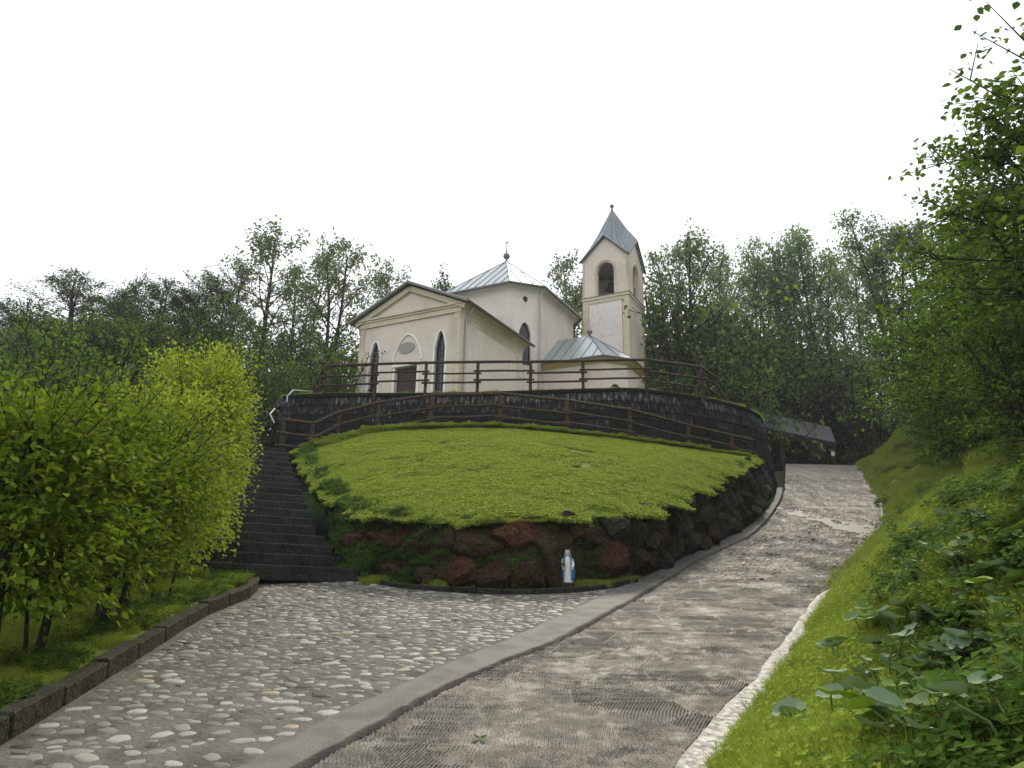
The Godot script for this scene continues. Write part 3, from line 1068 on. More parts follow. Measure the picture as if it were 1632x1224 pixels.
# ------------------------------------------------------------------ retaining wall and terrace
const TERRACE := 9.05
var wall_top := []
func build_terrace() -> void:
	var pts := []
	for e in [[452, 632], [500, 629], [575, 628], [650, 628], [720, 627], [800, 625], [900, 622], [1000, 620], [1050, 624], [1120, 634], [1165, 644], [1192, 652]]:
		pts.append(level(e[0], e[1], TERRACE))
	var last: Vector3 = pts[pts.size() - 1]
	pts.append(last + Vector3(0.85, 0, -1.2))
	pts.append(last + Vector3(1.4, 0, -3.0))
	pts.append(last + Vector3(1.5, 0, -5.5))
	pts.append(last + Vector3(0.9, 0, -10.5))
	wall_top = resample(dense(pts), 140)
	# top of the terrace
	var poly := PackedVector2Array()
	for p in wall_top:
		poly.append(Vector2(p.x, p.z))
	for e in [Vector2(8.8, -47), Vector2(0, -52), Vector2(-11, -49), Vector2(-12.5, -38), Vector2(-9.5, -30), Vector2(wall_top[0].x, wall_top[0].z)]:
		poly.append(e)
	var b := MB.new()
	var idx := Geometry2D.triangulate_polygon(poly)
	for k in range(0, idx.size(), 3):
		var q := []
		for e in 3:
			q.append(Vector3(poly[idx[k + e]].x, TERRACE + 0.04, poly[idx[k + e]].y))
		b.tri_to(q[0], q[1], q[2], Vector3.UP)
	struct("terrace", b.mesh(), M.turf, "flat grass terrace on which the chapel stands")
	b = MB.new()
	for k in range(wall_top.size() - 1, poly.size()):
		var s := poly[k]
		var e2 := poly[(k + 1) % poly.size()]
		b.quad_to(Vector3(s.x, TERRACE + 0.04, s.y), Vector3(e2.x, TERRACE + 0.04, e2.y), Vector3(e2.x, 4.5, e2.y), Vector3(s.x, 4.5, s.y), Vector3(s.x + 1, 0, s.y + 37))
	var flank := b.mesh()
	# wall of coursed blocks, leaning back
	var wall := base("retaining_wall", Vector3(wall_top[60].x, 6.0, wall_top[60].z), "curved black-weathered stone retaining wall streaked with pale lime", "wall")
	var outs := []
	for k in wall_top.size():
		var tg: Vector3 = wall_top[mini(k + 1, 139)] - wall_top[maxi(k - 1, 0)]
		outs.append(tg.normalized().cross(Vector3.UP).normalized())
		if outs[k].z < 0.0 and k < 90:
			outs[k] = -outs[k]
	var core := MB.new()
	var rows := []
	for r in 6:
		var y := TERRACE - 0.1 - r * 0.85
		var row := []
		for k in wall_top.size():
			var p: Vector3 = wall_top[k] + outs[k] * ((TERRACE - y) * 0.16 - 0.06)
			p.y = y
			row.append(p)
		rows.append(row)
	core.rings(rows, false)
	put("rear_flank", flank, M.block_dark, wall, Transform3D(Basis(), -wall.position))
	put("wall_core", core.mesh(), M.joint, wall, Transform3D(Basis(), -wall.position))
	var r2 := RandomNumberGenerator.new()
	r2.seed = 33
	var lens := [0.0]
	for k in range(1, 140):
		lens.append(lens[k - 1] + wall_top[k].distance_to(wall_top[k - 1]))
	var total: float = lens[139] - 0.2
	var shapes := []
	for k in 6:
		var bm := MB.new()
		bm.hull(Transform3D(), Vector3(1, 1, 1), 0.04)
		for j in bm.v.size():
			var p: Vector3 = bm.v[j]
			bm.v[j] = p + Vector3(fnl.get_noise_3d(p.y * 60 + k * 31, p.z * 60, 0.5), fnl.get_noise_3d(p.x * 60 + k * 17, p.z * 60, 9), fnl.get_noise_3d(p.x * 50, p.y * 50, k * 40.0) * 3.0) * 0.03
		bm.n = PackedVector3Array()
		shapes.append(bm.mesh())
	var y := TERRACE - 0.1
	for course in 9:
		var hgt := r2.randf_range(0.3, 0.37)
		var s := -r2.randf_range(0.0, 0.5)
		while s < total:
			var len := r2.randf_range(0.62, 1.12)
			var m := clampf(s + len * 0.5, 0.0, total)
			var low := 5.25 if m < 2.0 else lerpf(5.4, 6.5, smoothstep(2.0, 7.0, m)) - 0.9 * smoothstep(13.0, 19.0, m)
			if y - hgt < low or s + len > total:
				s += len
				continue
			var k := 1
			while k < 139 and lens[k] < m:
				k += 1
			var p: Vector3 = wall_top[k - 1].lerp(wall_top[k], (m - lens[k - 1]) / (lens[k] - lens[k - 1]))
			var o: Vector3 = outs[k]
			p += o * ((TERRACE - y) * 0.16 - 0.1 + r2.randf_range(-0.01, 0.01))
			p.y = y - hgt * 0.5
			var wet := r2.randf()
			var mat: Material = M.block_dark
			if course == 0:
				mat = M.block_lime if wet < 0.9 else M.block_mid
			elif course == 1:
				mat = M.block_mid
			elif course < 6:
				mat = M.block_mid if wet < 0.1 else M.block_dark
			var bs := looking(o, Vector3.UP) * Basis(Vector3.RIGHT, -0.15)
			put("stone_block", shapes[r2.randi() % 6], mat, wall, Transform3D(bs * Basis.from_scale(Vector3(len - 0.012, hgt - 0.012, 0.24)), p - wall.position))
			s += len
		y -= hgt
	# coping
	for k in range(0, 132, 4):
		var a: Vector3 = wall_top[k]
		var e: Vector3 = wall_top[k + 4]
		var bm := MB.new()
		bm.hull(Transform3D(), Vector3((e - a).length() + 0.004, 0.11, 0.34), 0.015)
		put("coping_stone", bm.mesh(), M.block_dark, wall, Transform3D(looking(outs[k + 2], Vector3.UP), (a + e) * 0.5 + outs[k + 2] * -0.1 + Vector3(0, -0.05 + r2.randf_range(-0.008, 0.008), 0) - wall.position))

# ------------------------------------------------------------------ log fences
func log_bar(a: Vector3, b: Vector3, rad: float, r: RandomNumberGenerator) -> MB:
	var m := MB.new()
	var pts := []
	var rr := []
	for k in 5:
		var t := k / 4.0
		pts.append(a.lerp(b, t) + Vector3(r.randf_range(-1, 1), r.randf_range(-1, 1), r.randf_range(-1, 1)) * 0.008)
		rr.append(rad * r.randf_range(0.93, 1.07))
	m.tube(pts, rr, 8)
	return m

func log_fence(tops: Array, feet: Array, label: String, fresh: Array, stagger: float) -> void:
	var r := RandomNumberGenerator.new()
	r.seed = int(tops.size() * 91)
	var mid: int = tops.size() / 2
	var fence := base("log_fence", feet[mid], label, "fence", "")
	var off: Vector3 = -fence.position
	for k in tops.size():
		if feet[k] == null:
			continue
		var m := log_bar(feet[k] + off + Vector3(0, -0.3, 0), tops[k] + off + Vector3(0, -0.03, 0), 0.058, r)
		put("post", m.mesh(), M.log_new if fresh.has(k) else M.log, fence)
	for k in tops.size() - 1:
		var a: Vector3 = tops[k] + off
		var b: Vector3 = tops[k + 1] + off
		put("top_rail", log_bar(a - (b - a).normalized() * 0.04, b + (b - a).normalized() * 0.04, 0.052, r).mesh(), M.log, fence)
		for h in [0.4, 0.74]:
			var front := Vector3(0, 0, 0.07)
			var lift: float = stagger * (1.0 if k % 2 == 0 else -1.0)
			var dir: Vector3 = (b - a).normalized()
			put("rail", log_bar(a - dir * 0.14 + front + Vector3(0, -h + lift, 0), b + dir * 0.14 + front + Vector3(0, -h + lift, 0), 0.038, r).mesh(), M.log, fence)

func build_fences() -> void:
	var tops := []
	var feet := []
	var low := [[453, 669, 19.6, 5.45], [499, 675, 20.0, 0], [541, 657, 20.6, 0], [604, 642, 21.2, 0], [688, 629.5, 21.6, 0], [798, 627, 21.8, 0], [904, 638, 22.0, 0], [1003.5, 653, 22.5, 0], [1097, 678, 23.4, 0], [1166, 694, 24.2, 0], [1199, 702, 24.6, 0]]
	for e in low:
		var p := at(e[0], e[1], e[2])
		tops.append(p)
		feet.append(p + Vector3(0, -1.02, 0) if e[0] < 1190 else null)
	log_fence(tops, feet, "log fence along the top edge of the sloping lawn", [4, 5, 6, 8, 9], 0.025)
	tops = []
	feet = []
	for e in [[498, 624], [505, 609], [512, 597], [520, 583], [600, 580], [680, 578], [762, 577], [846, 576.5], [929, 575], [1029, 573], [1117, 585], [1143, 603], [1154, 622]]:
		var p := level(e[0], e[1], TERRACE + 1.12)
		tops.append(p)
		feet.append(Vector3(p.x, TERRACE + 0.02, p.z))
	log_fence(tops, feet, "brown log fence on the terrace edge before the chapel", [], 0.045)
	# bent steel handrails by the upper flight
	var hr := base("handrail", at(437, 674, 23.5), "short bent galvanised handrail at the lower wall end", "handrail")
	var m := MB.new()
	m.tube([at(437, 674, 23.5) - hr.position, at(430, 660, 23.5) - hr.position, at(438, 651, 24.3) - hr.position], [0.022, 0.022, 0.022], 8)
	put("rail", m.mesh(), M.galvanised, hr)
	var hr2 := base("handrail", at(458, 640, 25.8), "pale steel handrail at the head of the upper steps", "handrail")
	m = MB.new()
	m.tube([at(457, 641, 25.6) - hr2.position, at(458, 631, 25.6) - hr2.position, at(467, 622, 26.0) - hr2.position, at(498, 624, 27.5) - hr2.position], [0.026, 0.026, 0.026, 0.026], 8)
	put("rail", m.mesh(), M.galvanised, hr2)

# ------------------------------------------------------------------ chapel (its own axes: x along the facade, z out of the facade)
func seams(b_parent: Node3D, e0: Vector3, e1: Vector3, apex0: Vector3, apex1: Vector3, gap: float, mat: Material) -> void:
	# standing seams on a roof face with eave e0-e1 and top edge apex0-apex1
	var along := (e1 - e0)
	var len := along.length()
	var dir := along / len
	var up := ((apex0 + apex1) * 0.5 - (e0 + e1) * 0.5)
	up -= dir * up.dot(dir)
	var nrm := dir.cross(up).normalized()
	if nrm.y < 0: nrm = -nrm
	var n := int(len / gap)
	for k in range(1, n):
		var s := len * k / n
		var sa := (apex0 - e0).dot(dir)
		var sb := (apex1 - e0).dot(dir)
		var t := 1.0
		if s < sa: t = s / sa
		elif s > sb: t = (len - s) / (len - sb)
		if t < 0.06: continue
		var a := e0 + dir * s
		var m := MB.new()
		m.box(Transform3D(looking(up, nrm), a + up * t * 0.5 + nrm * 0.012), Vector3(0.022, 0.036, up.length() * t))
		put("seam", m.mesh(), mat, b_parent)

func hip(parent: Node3D, a: Vector3, b: Vector3, mat: Material, rad := 0.03) -> void:
	var m := MB.new()
	m.tube([a, b], [rad, rad], 6)
	put("hip_cap", m.mesh(), mat, parent)

func lathe(profile: Array, at_: Vector3, sides := 14) -> MB:
	var m := MB.new()
	if profile[0][1] > profile[profile.size() - 1][1]:
		profile.reverse()
	var rows := []
	for e in profile:
		var row := []
		for s in sides:
			var a := TAU * s / sides
			row.append(at_ + Vector3(cos(a) * e[0], e[1], sin(a) * e[0]))
		rows.append(row)
	m.rings(rows)
	return m

func window_part(parent: Node3D, x: Transform3D, shape: PackedVector2Array, inset: float, bars: Array, frame_w := 0.05) -> void:
	var lo := Vector2(1e9, 1e9)
	var hi := -lo
	for p in shape:
		lo = lo.min(p)
		hi = hi.max(p)
	var win := Node3D.new()
	win.name = "window"
	win.transform = x
	parent.add_child(win, true)
	var m := MB.new()
	flat_shape(m, Transform3D(), shape, -inset)
	put("pane", m.mesh(), M.glass, win)
	var f := MB.new()
	for k in shape.size():
		var a := shape[k]
		var b := shape[(k + 1) % shape.size()]
		var mid := (lo + hi) * 0.5
		var a2 := a + (mid - a).normalized() * frame_w
		var b2 := b + (mid - b).normalized() * frame_w
		f.quad_to(Vector3(a.x, a.y, -inset + 0.03), Vector3(b.x, b.y, -inset + 0.03), Vector3(b2.x, b2.y, -inset + 0.03), Vector3(a2.x, a2.y, -inset + 0.03), Vector3.BACK)
		f.quad_to(Vector3(a2.x, a2.y, -inset + 0.03), Vector3(b2.x, b2.y, -inset + 0.03), Vector3(b2.x, b2.y, -inset), Vector3(a2.x, a2.y, -inset), Vector3(mid.x - a.x, mid.y - a.y, 0))
	put("frame", f.mesh(), M.iron, win)
	for y in bars:
		var half := 0.0
		for k in shape.size():
			var a := shape[k]
			var b := shape[(k + 1) % shape.size()]
			if (a.y - y) * (b.y - y) <= 0.0 and absf(a.y - b.y) > 1e-5:
				half = maxf(half, absf(lerpf(a.x, b.x, (y - a.y) / (b.y - a.y)) - (lo.x + hi.x) * 0.5))
		if half > 0.03:
			var g := MB.new()
			g.box(Transform3D(Basis(), Vector3((lo.x + hi.x) * 0.5, y, -inset + 0.014)), Vector3(half * 2 - 0.03, 0.022, 0.02))
			put("glazing_bar", g.mesh(), M.iron, win)
	if bars.size() > 1:
		for fx in [0.33, 0.67]:
			var g2 := MB.new()
			g2.box(Transform3D(Basis(), Vector3(lerpf(lo.x, hi.x, fx), (lo.y + hi.y) * 0.5 - 0.13, -inset + 0.017)), Vector3(0.02, (hi.y - lo.y) - 0.5, 0.02))
			put("glazing_bar", g2.mesh(), M.iron, win)

func cove(b: MB, a: Vector3, e: Vector3, out: Vector3, y0: float, y1: float, reach: float) -> void:
	# curved soffit between wall line a-e and the eave
	var prev := []
	for k in 6:
		var t := k / 5.0
		var o := out * reach * (1.0 - cos(t * PI * 0.5)) 
		var y := lerpf(y0, y1, sin(t * PI * 0.5))
		var p := a + o * 1.0
		var q := e + o * 1.0
		p.y = y
		q.y = y
		if prev:
			b.quad_to(prev[0], prev[1], q, p, out * 0.6 + Vector3(0, -1, 0))
		prev = [p, q]

func eave_poly(poly: Array, over: float) -> Array:
	# plan polygon (Vector2, counter-clockwise seen from above or not) grown by over
	var mid := Vector2.ZERO
	for p in poly: mid += p / poly.size()
	var out := []
	var n := poly.size()
	for k in n:
		var a: Vector2 = poly[(k + n - 1) % n]
		var b: Vector2 = poly[k]
		var c: Vector2 = poly[(k + 1) % n]
		var n1 := (b - a).normalized().orthogonal()
		if n1.dot(b - mid) < 0: n1 = -n1
		var n2 := (c - b).normalized().orthogonal()
		if n2.dot(b - mid) < 0: n2 = -n2
		var bis := (n1 + n2).normalized()
		out.append(b + bis * (over / maxf(0.3, bis.dot(n1))))
	return out

func build_chapel() -> void:
	var k0 := at(739, 560, 30.0)
	var turn := deg_to_rad(-28.0)
	var ch := base("chapel", Vector3(k0.x, 9.1, k0.z), "cream chapel with pedimented front and zinc-roofed drum on the terrace", "chapel", "", turn)
	var L := -5.62
	var R := -0.23
	var CX := (L + R) * 0.5
	var zb := -5.86
	# ---- front block
	var w := MB.new()
	var gable := PackedVector2Array([Vector2(L, 0), Vector2(R, 0), Vector2(R, 5.0), Vector2(CX, 6.38), Vector2(L, 5.0)])
	var win_l := arch_shape(-4.7, 0.95, 0.52, 3.25, 4.03, true)
	var win_r := arch_shape(-1.2, 0.95, 0.52, 3.25, 4.03, true)
	var door := rect(-3.5, 0.12, -2.33, 2.62)
	wall_piece(w, Transform3D(), gable, [win_l, win_r, door], 0.3)
	wall_piece(w, Transform3D(Basis(Vector3.UP, PI / 2), Vector3(R, 0, 0)), rect(0.3, 0, -zb, 4.95), [], 0.3)
	wall_piece(w, Transform3D(Basis(Vector3.UP, -PI / 2), Vector3(L, 0, 0)), rect(zb, 0, -0.3, 4.95), [], 0.3)
	put("front_wall", w.mesh(), M.plaster, ch)
	var sill_bars := [1.2, 1.45, 1.7, 1.95, 2.2, 2.45, 2.7, 2.95, 3.2, 3.45, 3.7]
	window_part(ch, Transform3D(), win_l, 0.16, sill_bars)
	window_part(ch, Transform3D(), win_r, 0.16, sill_bars)
	# white reveals round the windows
	for wn in [win_l, win_r]:
		var tr := MB.new()
		var mid := Vector2(-4.7 if wn == win_l else -1.2, 2.4)
		for k in wn.size() - 1:
			var a: Vector2 = wn[k]
			var e: Vector2 = wn[k + 1]
			var n1 := (e - a).normalized().orthogonal()
			if n1.dot(a - mid) < 0: n1 = -n1
			tr.slab([Vector3(a.x, a.y, 0.022), Vector3(e.x, e.y, 0.022), Vector3(e.x + n1.x * 0.09, e.y + n1.y * 0.09, 0.022), Vector3(a.x + n1.x * 0.09, a.y + n1.y * 0.09, 0.022)], Vector3(0, 0, -0.03))
		put("window_surround", tr.mesh(), M.white_trim, ch)
	# door
	var dr := Node3D.new()
	dr.name = "door"
	dr.position = Vector3(-2.915, 0.12, -0.2)
	ch.add_child(dr)
	for k in 6:
		var m := MB.new()
		m.hull(Transform3D(Basis(), Vector3(-0.585 + 0.195 * (k + 0.5), 1.25, 0)), Vector3(0.19, 2.5, 0.06), 0.008)
		put("plank", m.mesh(), M.door, dr)
	var jamb := MB.new()
	jamb.hull(Transform3D(Basis(), Vector3(-2.915, 2.7, 0.03)), Vector3(1.5, 0.14, 0.1), 0.015)
	put("lintel", jamb.mesh(), M.white_trim, ch)
	for sx in [-3.56, -2.27]:
		var jm := MB.new()
		jm.box(Transform3D(Basis(), Vector3(sx, 1.37, 0.015)), Vector3(0.11, 2.5, 0.05))
		put("jamb", jm.mesh(), M.white_trim, ch)
	# pointed hood over the door and the oval tablet
	var hood := arch_shape(-2.9, 2.85, 1.5, 3.05, 4.12, true)
	var hp := []
	var hr := []
	for p in hood:
		hp.append(Vector3(p.x, p.y, 0.02))
		hr.append(0.045)
	var hm := MB.new()
	hm.tube(hp, hr, 8)
	put("door_hood", hm.mesh(), M.white_trim, ch)
	var ov := MB.new()
	var op := []
	for p in oval_shape(-2.95, 3.5, 0.44, 0.26): op.append(Vector3(p.x, p.y, 0.035))
	ov.slab(op, Vector3(0, 0, -0.045))
	put("oval_tablet", ov.mesh(), M.plaque, ch)
	# corner pilasters
	for e in [[L + 0.14, 0.0], [R - 0.14, 0.0]]:
		var pm := MB.new()
		pm.box(Transform3D(Basis(), Vector3(e[0], 2.38, 0.005)), Vector3(0.28, 4.76, 0.055))
		put("pilaster", pm.mesh(), M.ochre, ch)
	var ps := MB.new()
	ps.box(Transform3D(Basis(), Vector3(R + 0.005, 2.38, -0.115)), Vector3(0.055, 4.76, 0.29))
	put("pilaster", ps.mesh(), M.ochre, ch)
	# entablature: stepped mouldings
	for e in [[4.78, 0.05, 0.07], [4.9, 0.2, 0.045], [5.05, 0.1, 0.09], [5.14, 0.08, 0.15]]:
		var em := MB.new()
		em.box(Transform3D(Basis(), Vector3(CX, e[0], e[2] * 0.5)), Vector3(R - L + e[2] * 2, e[1], e[2]))
		put("cornice", em.mesh(), M.ochre, ch)
	# tympanum ridge moulding
	for sg in [-1.0, 1.0]:
		var tm := MB.new()
		tm.tube([Vector3(CX + sg * 2.1, 5.22, 0.02), Vector3(CX, 6.12, 0.02)], [0.028, 0.028], 6)
		put("pediment_moulding", tm.mesh(), M.ochre, ch)
		var rk := MB.new()
		var run := Vector3(CX, 6.36, 0.05) - Vector3(CX + sg * 2.95, 5.03, 0.05)
		rk.box(Transform3D(Basis(Vector3.BACK, atan2(run.y, run.x)), Vector3(CX, 6.3, 0.06) - run * 0.5), Vector3(run.length(), 0.24, 0.12))
		put("raking_cornice", rk.mesh(), M.ochre, ch)
	# coved eaves along the flanks
	for sg in [-1.0, 1.0]:
		var cm := MB.new()
		var xw: float = R if sg > 0 else L
		cove(cm, Vector3(xw, 0, 0.1), Vector3(xw, 0, zb), Vector3(sg, 0, 0), 4.45, 5.06, 0.42)
		put("cove", cm.mesh(), M.ochre, ch)
	# roof: two slabs
	var half := 3.15
	var ry := 6.62
	var ey := 5.17
	for sg in [-1.0, 1.0]:
		var rm := MB.new()
		var poly := [Vector3(CX, ry, 0.32), Vector3(CX + sg * half, ey, 0.32), Vector3(CX + sg * half, ey, zb - 0.25), Vector3(CX, ry, zb - 0.25)]
		rm.slab(poly, Vector3(0, -0.09, 0))
		var rf := put("roof", rm.mesh(), M.zinc, ch)
		seams(rf, poly[1] + Vector3(0, 0, 0), poly[2], poly[0], poly[3], 0.55, M.zinc_dark)
		var gm := MB.new()
		gm.tube([Vector3(CX + sg * (half + 0.06), ey - 0.06, 0.3), Vector3(CX + sg * (half + 0.06), ey - 0.08, zb - 0.25)], [0.075, 0.075], 10)
		put("gutter", gm.mesh(), M.fascia, ch)
		var vm := MB.new()
		vm.slab([Vector3(CX, ry - 0.02, 0.34), Vector3(CX + sg * half, ey - 0.02, 0.34), Vector3(CX + sg * half, ey - 0.13, 0.34), Vector3(CX, ry - 0.13, 0.34)], Vector3(0, 0, -0.03))
		put("verge_board", vm.mesh(), M.fascia, ch)
	var rp := MB.new()
	rp.tube([Vector3(CX, ry, 0.32), Vector3(CX, ry, zb - 0.2)], [0.05, 0.05], 6)
	put("ridge_cap", rp.mesh(), M.zinc_dark, ch)
	var dp := MB.new()
	dp.tube([Vector3(R + 0.42, 5.05, -0.35), Vector3(R + 0.36, 4.9, -0.35), Vector3(R + 0.1, 4.45, -0.35), Vector3(R + 0.1, 4.2, -0.35), Vector3(R + 0.1, 0, -0.35)], [0.05, 0.05, 0.05, 0.05, 0.05], 8)
	put("downpipe", dp.mesh(), M.galvanised, ch)
	# ---- drum: a square with cut corners
	var h := 3.05
	var c := 1.1
	var dc := Vector2(CX, -8.9)
	var plan := []
	for e in [[-h + c, h], [h - c, h], [h, h - c], [h, -h - 0.6 + c], [h - c, -h - 0.6], [-h + c, -h - 0.6], [-h, -h - 0.6 + c], [-h, h - c]]:
		plan.append(dc + Vector2(e[0], e[1]))
	var dm := MB.new()
	var oval := PackedVector2Array()
	var wb := PackedVector2Array()
	for k in 8:
		var a: Vector2 = plan[k]
		var e: Vector2 = plan[(k + 1) % 8]
		var dir := (e - a).normalized()
		var bx := Basis(Vector3(dir.x, 0, dir.y), Vector3.UP, Vector3(-dir.y, 0, dir.x))
		var ln := a.distance_to(e)
		var holes := []
		if k == 1:
			oval = oval_shape(ln * 0.52, 7.87, 0.14, 0.17)
			wb = arch_shape(ln * 0.52, 4.3, 0.62, 6.0, 6.6, true)
			holes = [wb]
		var xf := Transform3D(bx, Vector3(a.x, 0, a.y))
		if k == 1:
			# the little oval sits above the pointed window: two storeys so that each has one opening
			wall_piece(dm, xf, rect(0, 0, ln, 7.2), holes, 0.3)
			wall_piece(dm, xf, rect(0, 7.2, ln, 8.35), [oval], 0.3)
			window_part(ch, xf, wb, 0.2, [4.6, 5.0, 5.4, 5.8, 6.2])
			window_part(ch, xf, oval, 0.15, [], 0.02)
		else:
			wall_piece(dm, xf, rect(0, 0, ln, 8.35), holes, 0.3)
	put("drum_wall", dm.mesh(), M.plaster_white, ch)
	var eav := eave_poly(plan, 0.42)
	var cv := MB.new()
	for k in 8:
		var a: Vector2 = plan[k]
		var e: Vector2 = plan[(k + 1) % 8]
		var o: Vector2 = ((eav[k] + eav[(k + 1) % 8]) * 0.5 - (a + e) * 0.5).normalized()
		var prev := []
		for s in 6:
			var t := s / 5.0
			var q := 1.0 - cos(t * PI * 0.5)
			var y := lerpf(8.18, 8.5, sin(t * PI * 0.5))
			var p1 := a.lerp(eav[k], q * 0.92)
			var p2 := e.lerp(eav[(k + 1) % 8], q * 0.92)
			if prev:
				cv.quad_to(prev[0], prev[1], Vector3(p2.x, y, p2.y), Vector3(p1.x, y, p1.y), Vector3(o.x, -1.2, o.y))
			prev = [Vector3(p1.x, y, p1.y), Vector3(p2.x, y, p2.y)]
	put("drum_cove", cv.mesh(), M.plaster_white, ch)
	var apex := Vector3(dc.x, 11.62, dc.y)
	for k in 8:
		var a := Vector3(eav[k].x, 8.56, eav[k].y)
		var e := Vector3(eav[(k + 1) % 8].x, 8.56, eav[(k + 1) % 8].y)
		var rm := MB.new()
		rm.slab([a, e, apex], Vector3(0, -0.06, 0))
		var rf := put("drum_roof", rm.mesh(), M.zinc, ch)
		seams(rf, a, e, apex, apex, 0.5, M.zinc_dark)
		hip(rf, a, apex, M.zinc_dark)
		var gm := MB.new()
		gm.tube([a + Vector3(0, -0.06, 0), e + Vector3(0, -0.06, 0)], [0.08, 0.08], 8)
		put("drum_gutter", gm.mesh(), M.fascia, ch)
	var fin := lathe([[0.0, -0.1], [0.1, -0.1], [0.06, 0.06], [0.05, 0.12], [0.15, 0.2], [0.2, 0.31], [0.17, 0.43], [0.07, 0.52], [0.03, 0.56], [0.05, 0.66], [0.02, 0.74], [0.0, 0.75]], apex)
	var ball := put("finial", fin.mesh(), M.fascia, ch)
	var cr := MB.new()
	cr.box(Transform3D(Basis(), apex + Vector3(0, 1.05, 0)), Vector3(0.035, 0.62, 0.03))
	cr.box(Transform3D(Basis(), apex + Vector3(0, 1.17, 0)), Vector3(0.3, 0.035, 0.026))
	put("cross", cr.mesh(), M.iron, ball)
	var p8: Vector2 = plan[2]
	var dp2 := MB.new()
	dp2.tube([Vector3(eav[2].x, 8.46, eav[2].y), Vector3(p8.x + 0.1, 8.1, p8.y + 0.06), Vector3(p8.x + 0.1, 0.0, p8.y + 0.06)], [0.05, 0.05, 0.05], 8)
	put("downpipe", dp2.mesh(), M.galvanised, ch)
	# ---- low polygonal side chapel
	var x0 := 0.1
	var sp := [Vector2(x0, -7.45), Vector2(3.4, -7.45), Vector2(4.3, -8.4), Vector2(4.3, -10.3), Vector2(3.4, -11.25), Vector2(x0, -11.25)]
	var sm := MB.new()
	for k in 5:
		var a: Vector2 = sp[k]
		var e: Vector2 = sp[k + 1]
		var dir := (e - a).normalized()
		var bx := Basis(Vector3(dir.x, 0, dir.y), Vector3.UP, Vector3(-dir.y, 0, dir.x))
		var ln := a.distance_to(e)
		if k == 1:
			bx = Basis(Vector3(dir.x, 0, dir.y), Vector3.UP, Vector3(-dir.y, 0, dir.x))
		var holes := []
		if k == 1:
			var aw := arch_shape(ln * 0.5, 2.2, 0.5, 2.95, 3.2, false)
			holes = [aw]
			window_part(ch, Transform3D(bx, Vector3(a.x, 0, a.y)), aw, 0.15, [2.5, 2.8])
		wall_piece(sm, Transform3D(bx, Vector3(a.x, 0, a.y)), rect(0, 0, ln, 4.4), holes, 0.25)
	put("side_wall", sm.mesh(), M.plaster, ch)
	var se := eave_poly(sp, 0.38)
	se[0].x = x0
	se[5].x = x0
	var sc := MB.new()
	for k in 5:
		var a: Vector2 = sp[k]
		var e: Vector2 = sp[k + 1]
		sc.quad_to(Vector3(a.x, 4.22, a.y), Vector3(e.x, 4.22, e.y), Vector3(se[k + 1].x, 4.42, se[k + 1].y), Vector3(se[k].x, 4.42, se[k].y), Vector3(0, -1, 0))
	put("side_soffit", sc.mesh(), M.soffit, ch)
	var g0 := Vector3(x0, 6.5, -9.35)
	var g1 := Vector3(1.95, 6.5, -9.35)
	for k in 5:
		var a := Vector3(se[k].x, 4.5, se[k].y)
		var e := Vector3(se[k + 1].x, 4.5, se[k + 1].y)
		var rm := MB.new()
		var face := [a, e, g1, g0] if k == 0 else [a, e, g0, g1] if k == 4 else [a, e, g1]
		rm.slab(face, Vector3(0, -0.05, 0))
		var rf := put("side_roof", rm.mesh(), M.zinc, ch)
		if k == 0: seams(rf, a, e, g0, g1, 0.55, M.zinc_dark)
		elif k == 4: seams(rf, a, e, g1, g0, 0.55, M.zinc_dark)
		else: seams(rf, a, e, g1, g1, 0.55, M.zinc_dark)
		if k > 0: hip(rf, a, g1, M.zinc_dark)
		var gm := MB.new()
		gm.tube([a + Vector3(0, -0.04, 0), e + Vector3(0, -0.04, 0)], [0.05, 0.05], 8)
		put("side_gutter", gm.mesh(), M.fascia, ch)
	put("finial", lathe([[0.0, -0.06], [0.08, -0.06], [0.05, 0.05], [0.13, 0.13], [0.16, 0.2], [0.12, 0.28], [0.03, 0.33], [0.0, 0.34]], g1).mesh(), M.fascia, ch)
	build_tower(ch)

